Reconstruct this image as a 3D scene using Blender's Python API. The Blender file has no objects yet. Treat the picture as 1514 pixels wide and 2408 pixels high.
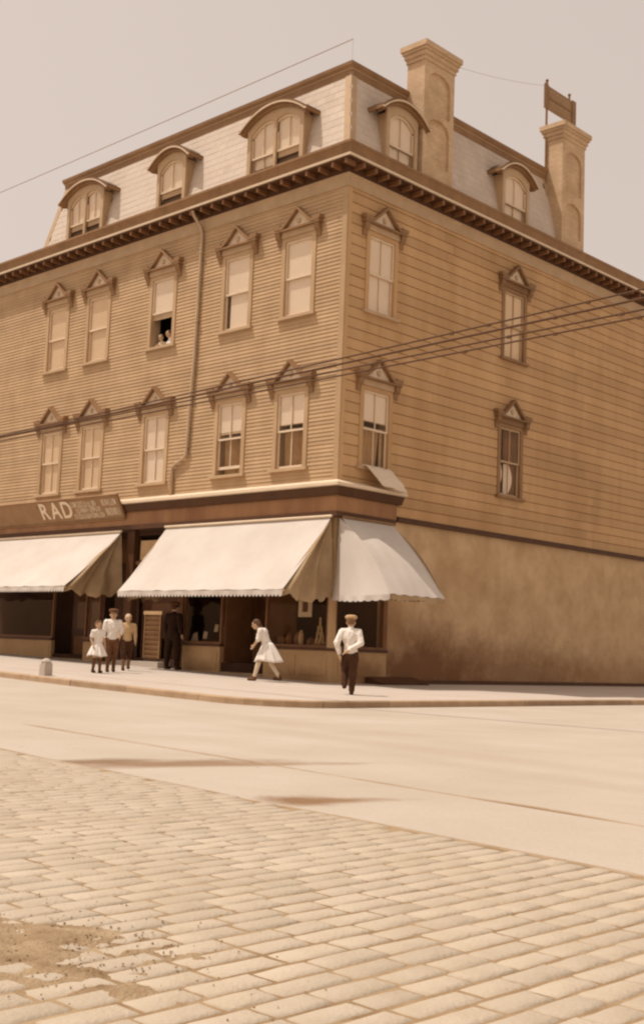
import bpy, bmesh, math, random
from mathutils import Vector, Matrix, noise as mn
random.seed(7)
sc = bpy.context.scene
C = sc.collection
PI = math.pi

# ------------------------------------------------------------------ camera
CAM = Vector((19.3206, -20.5153, 0.733))
YAW, PIT, ROL = 0.767079, 0.114147, 0.038815
fw = Vector((-math.sin(YAW)*math.cos(PIT), math.cos(YAW)*math.cos(PIT), math.sin(PIT)))
rt = Vector((math.cos(YAW), math.sin(YAW), 0))
up = rt.cross(fw)
r2 = math.cos(ROL)*rt + math.sin(ROL)*up
u2 = -math.sin(ROL)*rt + math.cos(ROL)*up
cd = bpy.data.cameras.new('camera')
cam = bpy.data.objects.new('camera', cd)
C.objects.link(cam)
M = Matrix((r2, u2, -fw)).transposed().to_4x4()
M.translation = CAM
cam.matrix_world = M
cd.sensor_fit = 'HORIZONTAL'; cd.sensor_width = 36.0
cd.lens = 36.0*2849.56/1514.0
cd.clip_start = 0.1; cd.clip_end = 2000
sc.camera = cam

# ------------------------------------------------------------------ world, sun, exposure
EL = math.radians(66.0)
LH = Vector((0.73, 0.683))                      # horizontal direction the sunlight travels
w = bpy.data.worlds.new('World'); sc.world = w; w.use_nodes = True
nt = w.node_tree; nt.nodes.clear()
sky = nt.nodes.new('ShaderNodeTexSky'); sky.sky_type = 'NISHITA'; sky.sun_disc = False
sky.sun_elevation = EL; sky.sun_rotation = math.atan2(-LH.x, -LH.y)
sky.air_density = 1.0; sky.dust_density = 4.0; sky.ozone_density = 1.0
hs = nt.nodes.new('ShaderNodeHueSaturation'); hs.inputs['Saturation'].default_value = 0.0
mx = nt.nodes.new('ShaderNodeMix'); mx.data_type = 'RGBA'; mx.blend_type = 'MULTIPLY'; mx.inputs[0].default_value = 1.0
mx.inputs[7].default_value = (1.0, 0.845, 0.755, 1)
bg = nt.nodes.new('ShaderNodeBackground'); bg.inputs[1].default_value = 0.15
wo = nt.nodes.new('ShaderNodeOutputWorld')
hz = nt.nodes.new('ShaderNodeMix'); hz.data_type = 'RGBA'; hz.inputs[0].default_value = 0.65; hz.inputs[7].default_value = (3.5, 3.5, 3.5, 1)
nt.links.new(sky.outputs[0], hs.inputs['Color']); nt.links.new(hs.outputs[0], hz.inputs[6]); nt.links.new(hz.outputs[2], mx.inputs[6])
nt.links.new(mx.outputs[2], bg.inputs[0]); nt.links.new(bg.outputs[0], wo.inputs[0])
sd = bpy.data.lights.new('sun', 'SUN'); sd.energy = 2.9; sd.angle = math.radians(0.55); sd.color = (1.0, 0.93, 0.85)
so = bpy.data.objects.new('sun', sd); C.objects.link(so)
sdir = Vector((LH.x*math.cos(EL), LH.y*math.cos(EL), -math.sin(EL)))
so.rotation_euler = sdir.to_track_quat('-Z', 'Y').to_euler(); so.location = (-10, -15, 30)
sc.render.engine = 'CYCLES'; sc.cycles.pixel_filter_type = 'BLACKMAN_HARRIS'; sc.cycles.filter_width = 2.3
vs = sc.view_settings; vs.view_transform = 'Standard'; vs.look = 'None'; vs.exposure = 0.34; vs.gamma = 1.0
vs.use_curve_mapping = False

# ------------------------------------------------------------------ materials
def mat(name, col, col2=None, scale=2.5, rough=0.85, bump=0.0, bscale=40.0, rnd=0.0, stains_shadows=(), spec=0.25, stretch=None, det=4.0):
    m = bpy.data.materials.new(name); m.use_nodes = True
    t = m.node_tree; N = t.nodes; L = t.links
    b = N['Principled BSDF']; b.inputs['Roughness'].default_value = rough
    b.inputs['Specular IOR Level'].default_value = spec
    g = N.new('ShaderNodeNewGeometry')
    pos = g.outputs['Position']
    if stretch:
        mp = N.new('ShaderNodeMapping'); mp.inputs['Scale'].default_value = stretch
        L.new(pos, mp.inputs[0]); pos = mp.outputs[0]
    c2 = col2 or tuple(x*0.82 for x in col)
    nz = N.new('ShaderNodeTexNoise'); nz.inputs['Scale'].default_value = scale; nz.inputs['Detail'].default_value = det
    nz.inputs['Roughness'].default_value = 0.62
    L.new(pos, nz.inputs['Vector'])
    rp = N.new('ShaderNodeMapRange'); rp.inputs[1].default_value = 0.32; rp.inputs[2].default_value = 0.68
    L.new(nz.outputs[0], rp.inputs[0])
    mix = N.new('ShaderNodeMix'); mix.data_type = 'RGBA'
    mix.inputs[6].default_value = (*col, 1); mix.inputs[7].default_value = (*c2, 1)
    L.new(rp.outputs[0], mix.inputs[0]); cur = mix.outputs[2]
    for s in stains_shadows:                              # a stain or a painted shadow: centre, half sizes, strength, colour, noise scale
        ctr, hsz, k, sc_, nsc = s[:5]
        sub = N.new('ShaderNodeVectorMath'); sub.operation = 'SUBTRACT'; sub.inputs[1].default_value = ctr
        L.new(g.outputs['Position'], sub.inputs[0])
        n2 = N.new('ShaderNodeTexNoise'); n2.inputs['Scale'].default_value = nsc; n2.inputs['Detail'].default_value = 5
        n2.inputs['Roughness'].default_value = 0.7
        L.new(g.outputs['Position'], n2.inputs['Vector'])
        dv = N.new('ShaderNodeVectorMath'); dv.operation = 'DIVIDE'; dv.inputs[1].default_value = hsz
        src = sub.outputs[0]
        if len(s) > 5:
            vr = N.new('ShaderNodeVectorRotate'); vr.rotation_type = 'Z_AXIS'; vr.inputs['Angle'].default_value = -math.radians(s[5])
            L.new(src, vr.inputs['Vector']); src = vr.outputs[0]
        L.new(src, dv.inputs[0])
        ln = N.new('ShaderNodeVectorMath'); ln.operation = 'LENGTH'; L.new(dv.outputs[0], ln.inputs[0])
        ad = N.new('ShaderNodeMath'); ad.operation = 'MULTIPLY_ADD'; ad.inputs[1].default_value = 1.5; ad.inputs[2].default_value = -0.75
        L.new(n2.outputs[0], ad.inputs[0])
        sm = N.new('ShaderNodeMath'); sm.operation = 'ADD'; L.new(ln.outputs['Value'], sm.inputs[0]); L.new(ad.outputs[0], sm.inputs[1])
        r3 = N.new('ShaderNodeMapRange'); r3.inputs[1].default_value = 1.3; r3.inputs[2].default_value = 0.35
        r3.inputs[3].default_value = 0.0; r3.inputs[4].default_value = k
        L.new(sm.outputs[0], r3.inputs[0])
        m3 = N.new('ShaderNodeMix'); m3.data_type = 'RGBA'; m3.inputs[7].default_value = (*sc_, 1)
        L.new(r3.outputs[0], m3.inputs[0]); L.new(cur, m3.inputs[6]); cur = m3.outputs[2]
    if rnd:
        oi = N.new('ShaderNodeObjectInfo')
        r4 = N.new('ShaderNodeMapRange'); r4.inputs[3].default_value = 1-rnd; r4.inputs[4].default_value = 1+rnd
        L.new(oi.outputs['Random'], r4.inputs[0])
        m4 = N.new('ShaderNodeVectorMath'); m4.operation = 'SCALE'
        L.new(cur, m4.inputs[0]); L.new(r4.outputs[0], m4.inputs['Scale']); cur = m4.outputs[0]
    L.new(cur, b.inputs['Base Color'])
    if bump:
        n5 = N.new('ShaderNodeTexNoise'); n5.inputs['Scale'].default_value = bscale; n5.inputs['Detail'].default_value = 4
        L.new(pos, n5.inputs['Vector'])
        bp = N.new('ShaderNodeBump'); bp.inputs['Strength'].default_value = bump; bp.inputs['Distance'].default_value = 0.02
        L.new(n5.outputs[0], bp.inputs['Height']); L.new(bp.outputs[0], b.inputs['Normal'])
    return m

DK = (0.10, 0.038, 0.014)
MT = {}
MT['siding'] = mat('siding_paint', (0.51, 0.345, 0.196), (0.415, 0.27, 0.145), 1.3, 0.7, 0.15, 60, 0.08,
    stretch=(1, 1, 0.6))
MT['siding_r'] = mat('drop_siding_paint', (0.54, 0.338, 0.168), (0.44, 0.262, 0.12), 1.1, 0.7, 0.2, 50, 0.09, stretch=(1, 1, 0.22),
    stains_shadows=[((0, 10.2, 5.6), (1, 1.6, 1.6), 0.35, (0.30, 0.16, 0.07), 1.2), ((0, 4.5, 4.2), (1, 3.2, 0.5), 0.4, (0.36, 0.19, 0.08), 2.5)])
MT['trim'] = mat('trim_paint', (0.52, 0.362, 0.218), (0.44, 0.30, 0.173), 2.2, 0.6, 0.08, 50)
MT['light'] = mat('pale_trim', (0.74, 0.59, 0.43), (0.66, 0.52, 0.36), 2.5, 0.6, 0.05, 50)
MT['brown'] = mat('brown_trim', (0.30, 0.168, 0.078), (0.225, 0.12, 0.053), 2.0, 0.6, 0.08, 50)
MT['dbrown'] = mat('dark_brown_trim', (0.10, 0.042, 0.017), (0.075, 0.031, 0.012), 2.0, 0.6, 0.08, 50)
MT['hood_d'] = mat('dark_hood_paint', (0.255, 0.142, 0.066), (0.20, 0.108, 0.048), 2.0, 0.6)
MT['fascia'] = mat('shop_fascia', (0.36, 0.185, 0.082), (0.23, 0.105, 0.045), 1.1, 0.6, 0.06, 40, stretch=(1, 1, 0.3))
MT['slate'] = mat('pale_slate', (0.60, 0.50, 0.41), (0.55, 0.445, 0.35), 1.5, 0.7, 0.1, 40, 0.05, spec=0.1)
MT['slate_r'] = MT['slate']
MT['brick'] = mat('painted_brick', (0.64, 0.46, 0.295), (0.50, 0.345, 0.205), 1.6, 0.85, 0.4, 30)
def brick_courses(m):
    t = m.node_tree; N = t.nodes; L = t.links; b = N['Principled BSDF']
    g = N.new('ShaderNodeNewGeometry'); sp = N.new('ShaderNodeSeparateXYZ'); L.new(g.outputs['Position'], sp.inputs[0])
    ad = N.new('ShaderNodeMath'); ad.operation = 'ADD'; L.new(sp.outputs[0], ad.inputs[0]); L.new(sp.outputs[1], ad.inputs[1])
    cb = N.new('ShaderNodeCombineXYZ'); L.new(ad.outputs[0], cb.inputs[0]); L.new(sp.outputs[2], cb.inputs[1])
    br = N.new('ShaderNodeTexBrick'); L.new(cb.outputs[0], br.inputs['Vector'])
    br.inputs['Scale'].default_value = 1.0; br.inputs['Brick Width'].default_value = .215; br.inputs['Row Height'].default_value = .075; br.inputs['Mortar Size'].default_value = .008
    br.inputs['Color1'].default_value = (1.06, 1.05, 1.04, 1); br.inputs['Color2'].default_value = (.93, .92, .90, 1); br.inputs['Mortar'].default_value = (.84, .81, .78, 1)
    src = b.inputs['Base Color'].links[0].from_socket
    mu = N.new('ShaderNodeMix'); mu.data_type = 'RGBA'; mu.blend_type = 'MULTIPLY'; mu.inputs[0].default_value = 1.0
    L.new(src, mu.inputs[6]); L.new(br.outputs['Color'], mu.inputs[7]); L.new(mu.outputs[2], b.inputs['Base Color'])
brick_courses(MT['brick'])
MT['roofing'] = mat('tar_roof', (0.16, 0.10, 0.06), None, 2, 0.9)
MT['canvas'] = mat('awning_canvas', (0.59, 0.522, 0.458), (0.52, 0.452, 0.385), 0.9, 0.9, 0.12, 120)
MT['canvas_shade'] = mat('awning_shaded_canvas', (0.43, 0.305, 0.18), (0.32, 0.215, 0.115), 1.5, 0.9, 0.12, 120)  # darker copy of the awning canvas, shade of the sides painted in
MT['plaster'] = mat('stained_plaster', (0.62, 0.43, 0.25), (0.44, 0.285, 0.15), 1.1, 0.9, 0.35, 14, det=7, stains_shadows=[
    ((-0.03, 3.4, 0.25), (1, 2.9, 1.25), 0.9, (0.17, 0.07, 0.027), 1.5),
    ((-0.03, 7.5, 0.2), (1, 3.6, 0.95), 0.68, (0.19, 0.085, 0.034), 1.9),
    ((-0.03, 12.5, 0.2), (1, 3.5, 0.7), 0.5, (0.26, 0.12, 0.05), 2.0),
    ((-0.03, 4.9, 2.75), (1, 0.9, 0.55), 0.35, (0.36, 0.20, 0.09), 1.8),
    ((-0.03, 2.2, 1.6), (1, 0.5, 0.7), 0.5, (0.30, 0.15, 0.06), 2.2)])
MT['riser'] = mat('shop_stallriser', (0.52, 0.335, 0.17), (0.44, 0.27, 0.13), 1.5, 0.8, 0.2, 25, stains_shadows=[
    ((-0.9, 0, 0.05), (0.9, 1, 0.28), 0.6, (0.18, 0.08, 0.03), 2.5), ((0, 1.2, 0.2), (1, 0.8, 0.4), 0.7, (0.20, 0.09, 0.035), 2.5),
    ((-4.6, 0, 0.15), (0.9, 1, 0.25), 0.5, (0.2, 0.09, 0.035), 2.5)])
MT['dark'] = mat('dark_wood', (0.105, 0.042, 0.017), (0.075, 0.028, 0.011), 2, 0.55, 0.1, 30)
MT['midwood'] = mat('mid_wood', (0.24, 0.115, 0.05), (0.18, 0.08, 0.033), 2, 0.6, 0.1, 30)
MT['tan'] = mat('tan_wood', (0.55, 0.36, 0.19), (0.47, 0.30, 0.15), 2, 0.6, 0.1, 30)
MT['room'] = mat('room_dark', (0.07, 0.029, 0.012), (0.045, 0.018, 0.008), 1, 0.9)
MT['shade'] = mat('window_shade', (0.90, 0.81, 0.71), (0.86, 0.76, 0.65), 1.5, 0.9)
MT['shade_tan'] = mat('tan_window_shade', (0.82, 0.67, 0.50), (0.76, 0.61, 0.44), 1.5, 0.9)
MT['curtain'] = mat('lace_curtain', (0.50, 0.33, 0.18), (0.42, 0.27, 0.14), 6, 0.95)
MT['curtain_p'] = mat('pale_curtain', (0.68, 0.52, 0.36), (0.6, 0.44, 0.28), 6, 0.95)
MT['street'] = mat('macadam', (0.455, 0.388, 0.315), (0.40, 0.33, 0.255), 0.55, 0.95, 0.35, 25, det=8, stains_shadows=[
    ((11.72, -14.25, -0.2), (1.2, 0.30, 1), 0.8, (0.20, 0.11, 0.05), 2.2, 77.0),  # dark streaks: shadow from overhead painted into the roadway colour
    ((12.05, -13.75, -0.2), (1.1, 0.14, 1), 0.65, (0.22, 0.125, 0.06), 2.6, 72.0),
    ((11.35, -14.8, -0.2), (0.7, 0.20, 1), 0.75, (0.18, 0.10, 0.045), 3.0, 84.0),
    ((13.93, -15.0, -0.2), (0.30, 0.24, 1), 0.95, (0.20, 0.11, 0.05), 3.0, 62.0),  # dark blob, likewise a painted overhead shadow
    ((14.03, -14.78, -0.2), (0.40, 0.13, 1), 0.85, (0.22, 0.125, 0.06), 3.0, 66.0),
    ((9.0, -9.5, -0.2), (4.5, 0.5, 1), 0.22, (0.34, 0.25, 0.16), 0.9, -8.0),
    ((12.0, -11.0, -0.2), (4.5, 0.35, 1), 0.25, (0.33, 0.24, 0.155), 1.1, -7.0),
    ((14.5, -12.2, -0.2), (3.0, 0.25, 1), 0.2, (0.33, 0.24, 0.155), 1.5, -7.0)])
MT['sidewalk'] = mat('sidewalk_cement', (0.48, 0.405, 0.335), (0.44, 0.36, 0.29), 0.7, 0.95, 0.2, 30, det=7)
MT['kerb'] = mat('kerb_granite', (0.42, 0.29, 0.18), (0.33, 0.215, 0.125), 3, 0.9, 0.3, 40, 0.12)
MT['sett'] = mat('granite_sett', (0.455, 0.375, 0.282), (0.385, 0.308, 0.22), 3.0, 0.85, 0.3, 60, 0.06, det=6)
MT['joint'] = mat('sett_joint_sand', (0.20, 0.12, 0.056), (0.36, 0.25, 0.145), 3.0, 1.0, 0.4, 80)
MT['dirt'] = mat('street_dirt', (0.38, 0.275, 0.165), (0.20, 0.12, 0.058), 6.0, 1.0, 0.8, 60, det=8)
MT['rail'] = mat('rail_steel', (0.38, 0.275, 0.175), (0.29, 0.195, 0.11), 5, 0.5, 0.1, 60)
MT['wire'] = mat('wire_black', (0.12, 0.055, 0.024), None, 5, 0.7)
MT['wire_pale'] = mat('wire_pale', (0.40, 0.27, 0.16), None, 5, 0.7)
MT['metal'] = mat('gutter_metal', (0.52, 0.38, 0.245), (0.43, 0.30, 0.185), 2, 0.5)
MT['signboard'] = mat('signboard_brown', (0.33, 0.195, 0.095), (0.27, 0.152, 0.07), 2, 0.6)
MT['letter'] = mat('letter_cream', (0.78, 0.64, 0.48), (0.72, 0.57, 0.4), 4, 0.6)
MT['skin'] = mat('skin', (0.55, 0.36, 0.22), (0.5, 0.32, 0.19), 8, 0.6)
MT['white'] = mat('white_cotton', (0.80, 0.73, 0.65), (0.74, 0.66, 0.57), 5, 0.9, 0.25, 30)
MT['cream'] = mat('cream_cotton', (0.70, 0.575, 0.42), (0.60, 0.47, 0.32), 5, 0.9, 0.25, 30)
MT['tancloth'] = mat('tan_shirt_cloth', (0.55, 0.37, 0.20), (0.48, 0.31, 0.16), 5, 0.9, 0.25, 30)
MT['darkcloth'] = mat('dark_trouser_cloth', (0.075, 0.031, 0.013), (0.055, 0.022, 0.009), 6, 0.9, 0.25, 30)
MT['blackcloth'] = mat('black_suit_cloth', (0.035, 0.015, 0.007), None, 6, 0.95)
MT['midcloth'] = mat('brown_cloth', (0.16, 0.072, 0.032), (0.12, 0.052, 0.022), 6, 0.9, 0.25, 30)
MT['hair_d'] = mat('dark_hair', (0.11, 0.05, 0.022), None, 30, 0.6, 0.4, 150)
MT['hair_m'] = mat('brown_hair', (0.24, 0.125, 0.055), None, 30, 0.6, 0.4, 150)
MT['hair_b'] = mat('blond_hair', (0.62, 0.46, 0.29), None, 30, 0.6, 0.4, 150)
MT['straw'] = mat('straw_hat', (0.50, 0.32, 0.16), None, 20, 0.8)
MT['eye'] = mat('eye_dark', (0.04, 0.02, 0.01), None, 5, 0.3)
MT['stripe'] = mat('striped_ticking', (0.74, 0.62, 0.48), (0.62, 0.49, 0.35), 9, 0.95, stretch=(0.2, 0.2, 6))

def glass_mat(name='window_glass', base_r=.035, gcol=(0.78, 0.53, 0.33, 1)):
    m = bpy.data.materials.new(name); m.use_nodes = True
    t = m.node_tree; N = t.nodes; L = t.links; N.clear()
    o = N.new('ShaderNodeOutputMaterial'); mixs = N.new('ShaderNodeMixShader')
    tr = N.new('ShaderNodeBsdfTransparent'); tr.inputs[0].default_value = (0.97, 0.95, 0.92, 1)
    gl = N.new('ShaderNodeBsdfGlossy'); gl.inputs['Roughness'].default_value = 0.03; gl.inputs[0].default_value = gcol
    lw = N.new('ShaderNodeLayerWeight'); lw.inputs[0].default_value = 0.5
    pw = N.new('ShaderNodeMath'); pw.operation = 'POWER'; pw.inputs[1].default_value = 5.0; L.new(lw.outputs['Facing'], pw.inputs[0])
    fr = N.new('ShaderNodeMath'); fr.operation = 'MULTIPLY_ADD'; fr.inputs[1].default_value = 0.94; fr.inputs[2].default_value = base_r; L.new(pw.outputs[0], fr.inputs[0])
    tn = N.new('ShaderNodeTexNoise'); tn.inputs['Scale'].default_value = 3
    bp = N.new('ShaderNodeBump'); bp.inputs['Strength'].default_value = 0.05; L.new(tn.outputs[0], bp.inputs['Height'])
    L.new(bp.outputs[0], gl.inputs['Normal'])
    L.new(fr.outputs[0], mixs.inputs[0]); L.new(tr.outputs[0], mixs.inputs[1]); L.new(gl.outputs[0], mixs.inputs[2]); L.new(mixs.outputs[0], o.inputs[0])
    return m
MT['glass'] = glass_mat()
MT['shopglass'] = glass_mat('shop_glass', .022, (0.6, 0.36, 0.2, 1))

# ------------------------------------------------------------------ mesh helpers
class MB:
    def __init__(s): s.v = []; s.f = []
    def add(s, vs, fs):
        o = len(s.v); s.v += [tuple(p) for p in vs]; s.f += [tuple(i+o for i in q) for q in fs]; return s
    def box(s, x0, x1, y0, y1, z0, z1):
        return s.add([(x0,y0,z0),(x1,y0,z0),(x1,y1,z0),(x0,y1,z0),(x0,y0,z1),(x1,y0,z1),(x1,y1,z1),(x0,y1,z1)],
            [(0,3,2,1),(4,5,6,7),(0,1,5,4),(1,2,6,5),(2,3,7,6),(3,0,4,7)])
    def prism(s, poly, y0, y1):                    # poly in (x,z), extruded along y (y0 = front)
        n = len(poly)
        vs = [(p[0], y0, p[1]) for p in poly]+[(p[0], y1, p[1]) for p in poly]
        return s.add(vs, [tuple(range(n)), tuple(range(2*n-1, n-1, -1))]+[(i, i+n, (i+1) % n+n, (i+1) % n) for i in range(n)])
    def xprism(s, poly, x0, x1):                   # poly in (y,z), extruded along x
        n = len(poly)
        vs = [(x0, p[0], p[1]) for p in poly]+[(x1, p[0], p[1]) for p in poly]
        return s.add(vs, [tuple(range(n)), tuple(range(2*n-1, n-1, -1))]+[(i, i+n, (i+1) % n+n, (i+1) % n) for i in range(n)])
    def strip(s, us, lo, hi, y0, y1):              # solid between two curves over u, extruded along y
        n = len(us); vs = []
        for u, a, b in zip(us, lo, hi): vs += [(u, y0, a), (u, y0, b), (u, y1, a), (u, y1, b)]
        fs = []
        for i in range(n-1):
            a = 4*i; b = a+4
            fs += [(a, b, b+1, a+1), (a+2, a+3, b+3, b+2), (a+1, b+1, b+3, a+3), (a, a+2, b+2, b)]
        fs += [(0, 1, 3, 2), (4*n-4, 4*n-2, 4*n-1, 4*n-3)]
        return s.add(vs, fs)
    def grid(s, P):                                # P[i][j] points
        n = len(P); m = len(P[0]); vs = [p for r in P for p in r]
        return s.add(vs, [(i*m+j, i*m+j+1, (i+1)*m+j+1, (i+1)*m+j) for i in range(n-1) for j in range(m-1)])
    def tube(s, pts, r, n=8, r1=None):
        pts = [Vector(p) for p in pts]; k = len(pts); vs = []
        for i, p in enumerate(pts):
            d = (pts[min(i+1, k-1)]-pts[max(i-1, 0)]).normalized()
            a = d.orthogonal().normalized() if i == 0 else (a - d*a.dot(d)).normalized()
            b = d.cross(a); rr = r if r1 is None else r+(r1-r)*i/(k-1)
            vs += [p+rr*(math.cos(t)*a+math.sin(t)*b) for t in (2*PI*j/n for j in range(n))]
        fs = [(i*n+j, i*n+(j+1) % n, (i+1)*n+(j+1) % n, (i+1)*n+j) for i in range(k-1) for j in range(n)]
        fs += [tuple(range(n-1, -1, -1)), tuple(range((k-1)*n, k*n))]
        return s.add(vs, fs)
    def lathe(s, prof, c=(0, 0, 0), n=20):         # prof (r,z)
        vs = [(c[0]+r*math.cos(2*PI*j/n), c[1]+r*math.sin(2*PI*j/n), c[2]+z) for r, z in prof for j in range(n)]
        k = len(prof)
        fs = [(i*n+j, i*n+(j+1) % n, (i+1)*n+(j+1) % n, (i+1)*n+j) for i in range(k-1) for j in range(n)]
        fs += [tuple(range(n-1, -1, -1)), tuple(range((k-1)*n, k*n))]
        return s.add(vs, fs)
    def rings(s, rings):                            # closed rings of equal length, capped
        n = len(rings[0]); vs = [p for r in rings for p in r]; k = len(rings)
        fs = [(i*n+j, i*n+(j+1) % n, (i+1)*n+(j+1) % n, (i+1)*n+j) for i in range(k-1) for j in range(n)]
        fs += [tuple(range(n-1, -1, -1)), tuple(range((k-1)*n, k*n))]
        return s.add(vs, fs)
    def mesh(s, name):
        m = bpy.data.meshes.new(name); m.from_pydata(s.v, [], s.f); m.update()
        b = bmesh.new(); b.from_mesh(m); bmesh.ops.recalc_face_normals(b, faces=b.faces); b.to_mesh(m); b.free()
        return m
def smooth(me):
    for p in me.polygons: p.use_smooth = True
    return me

def obj(name, mesh, m, parent=None, loc=(0, 0, 0), rz=0.0):
    if isinstance(mesh, MB): mesh = mesh.mesh(name)
    if m is not None and not mesh.materials: mesh.materials.append(MT[m] if isinstance(m, str) else m)
    o = bpy.data.objects.new(name, mesh); C.objects.link(o)
    o.location = loc; o.rotation_euler = (0, 0, rz); o.parent = parent
    return o
def tag(o, label=None, cat=None, group=None, kind=None):
    if label: o['label'] = label
    if cat: o['category'] = cat
    if group: o['group'] = group
    if kind: o['kind'] = kind
    return o
def empty(name, loc=(0, 0, 0), rz=0.0):
    o = bpy.data.objects.new(name, None); C.objects.link(o); o.location = loc; o.rotation_euler = (0, 0, rz); o.empty_display_size = 0.2
    return o
RZ = {'F': 0.0, 'R': PI/2}
def fpos(face, u, wv, z):                           # facade frame: u along, wv outwards
    return (u, -wv, z) if face == 'F' else (wv, u, z)

# ------------------------------------------------------------------ ground
def base(x): return -0.02*x if x < 0 else -0.016*x
def gs(x): return max(base(x), -0.09)-0.11
xs = [-140, -80, -50]+[-40+i*0.5 for i in range(92)]+[8, 12, 16, 20, 30, 60, 140]
def gsl(x): return gs(max(x, -40))
b = MB()
ysl = [-140, -60, -30, -20, -10, 0, 20, 60, 140]
b.grid([[(x, y, gsl(x)) for y in ysl] for x in xs])
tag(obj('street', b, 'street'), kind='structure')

def ky(x):                                          # front edge of the sidewalk (inside of kerb)
    if x < 4.1: return -7.0 + 0.03*max(0, 3-x) if x > -8 else -6.67
    d = min(1.3, x-4.1); return -5.7 - math.sqrt(max(0, 1.3**2-d*d))
b = MB()
sx = [-40+i*0.5 for i in range(88)]+[4.1+1.3*math.sin(i*PI/24) for i in range(13)]
P = []
for x in sx:
    y0 = ky(x); y1 = 0.4 if x < -0.35 else 60
    P.append([(x, y0+(y1-y0)*(t**1.5), base(x)) for t in (0, .1, .25, .5, .75, 1)])
b.grid(P)
sidewalk = tag(obj('sidewalk', b, 'sidewalk'), kind='structure')

# kerb: stones one by one along the edge
kp = [Vector((x, ky(x))) for x in [-40+i*0.25 for i in range(177)]]
kp += [Vector((4.1+1.3*math.sin(a), -5.7-1.3*math.cos(a))) for a in [i*PI/40 for i in range(1, 21)]]
kp += [Vector((5.4, -5.7+i*0.25)) for i in range(1, 170)]
cum = [0.0]
for a_, b_ in zip(kp, kp[1:]): cum.append(cum[-1]+(b_-a_).length)
def kat(s_):
    s_ = max(0, min(cum[-1]-1e-4, s_))
    lo, hi = 0, len(cum)-1
    while hi-lo > 1:
        mid = (lo+hi)//2
        if cum[mid] <= s_: lo = mid
        else: hi = mid
    t = (s_-cum[lo])/(cum[lo+1]-cum[lo]); p = kp[lo].lerp(kp[lo+1], t)
    d = (kp[lo+1]-kp[lo]).normalized(); return p, Vector((d.y, -d.x))
kb = MB()
kpts = [kat(i*0.5) for i in range(int(cum[-1]/0.5))]
kb.grid([[(p.x+n.x*o, p.y+n.y*o, max(base(p.x), -0.09)+z) for o, z in ((0.02, -0.02), (0.13, -0.02), (0.135, -0.16))] for p, n in kpts])
kerb = tag(obj('kerb', kb, 'joint'), kind='structure')
s_ = 0.0; ks = []
while s_ < cum[-1]-2:
    L_ = random.uniform(1.5, 2.3); n = 7; rings = []
    for i in range(n+1):
        p, nn = kat(s_+0.006+(L_-0.012)*i/n); zt = max(base(p.x), -0.09); j = random.uniform(-.006, .006)
        prof = [(0.0, zt-0.2), (0.0, zt+0.004), (0.135+j, zt+0.004), (0.155+j, zt-0.016), (0.165+j, zt-0.2)]
        rings.append([(p.x+nn.x*o, p.y+nn.y*o, z) for o, z in prof])
    p0, _ = kat(s_+L_/2)
    if p0.x > -26 and p0.y < 26: obj('kerb_stone', MB().rings(rings), 'kerb', kerb)
    s_ += L_

# ------------------------------------------------------------------ rails, setts
def yA(x): return -15.54-0.113*(x-16.34)
def yB(x): return -14.0-0.134*(x-15.41)
for fn, lab, g_ in ((yA, 'straight steel tram rail bordering the edge of the stone setts', 0), (yB, 'straight steel tram rail lying out in the smooth roadway', 0)):
    b = MB(); xr = [-30+i*.25 for i in range(241)]
    prof = [(o_*.6, z_*.7) for o_, z_ in [(-.045, -.05), (-.045, .012), (-.035, .016), (.012, .016), (.02, -.012), (.035, -.012), (.04, .010), (.055, .010), (.055, -.05)]]
    b.rings([[(x, fn(x)+o, gs(x)+z-.007+.012*mn.noise((x*.9, 3, fn(0)))) for o, z in prof] for x in xr])
    tag(obj('tram_rail', b, 'rail'), lab, 'rail', 'tram rails in the street')

def to_px(p):
    d = Vector(p)-CAM; z = d.dot(fw)
    return (757+2849.56*d.dot(r2)/z, 1204-2849.56*d.dot(u2)/z, z) if z > 0.3 else (-9999, 0, 1e9)
setts = []
X = 1.0
while X < 22.5:
    wx = random.uniform(.116, .124); y = -23.0-random.uniform(0, .3)
    while True:
        ly = random.uniform(.19, .30)
        if y+ly > yA(X)-0.07:
            if yA(X)-0.07-y > .1: setts.append((X+wx/2, (y+yA(X)-.07)/2, wx, yA(X)-.07-y))
            break
        setts.append((X+wx/2, y+ly/2, wx, ly)); y += ly
    X += wx
def sett_verts(lx, ly, k):                          # worn stone: rounded rings up to a low crown
    rnd = random.Random(k); hx, hy = lx/2-.005, ly/2-.0035
    j = lambda a: rnd.uniform(-a, a)
    v = []; q = ((-1,-1),(0,-1),(1,-1),(1,0),(1,1),(0,1),(-1,1),(-1,0))
    for ins, z, jj in ((0, -.10, .001), (.0, -.016, .003), (.007, -.006, .003), (.022, -.0005, .003)):
        v += [(a*(hx-ins)*(.985 if a and b_ else 1)+j(jj), b_*(hy-ins)*(.985 if a and b_ else 1)+j(jj), z+j(jj*.4)) for a, b_ in q]
    v += [(0, 0, .002+j(.002))]
    f = [(r*8+a, r*8+(a+1) % 8, r*8+8+(a+1) % 8, r*8+8+a) for r in range(3) for a in range(8)]
    f += [(24+a, 24+(a+1) % 8, 32) for a in range(8)]
    return v, f
bed = MB(); bx_ = [1+i*0.5 for i in range(44)]
bed.grid([[(x, y, gs(x)+0.009) for y in (-23.3, -20, -17.5, yA(x)-.06)] for x in bx_])
paving = tag(obj('sett_paving', bed, 'joint'), kind='structure')
vis = []
for i, (x, y, lx, ly) in enumerate(setts):
    px = to_px((x, y, gs(x)+.02))
    if -60 < px[0] < 1574 and px[1] < 2470: vis.append((px[2], i))
vis.sort(); near = {i for _, i in vis[:300]}
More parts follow.
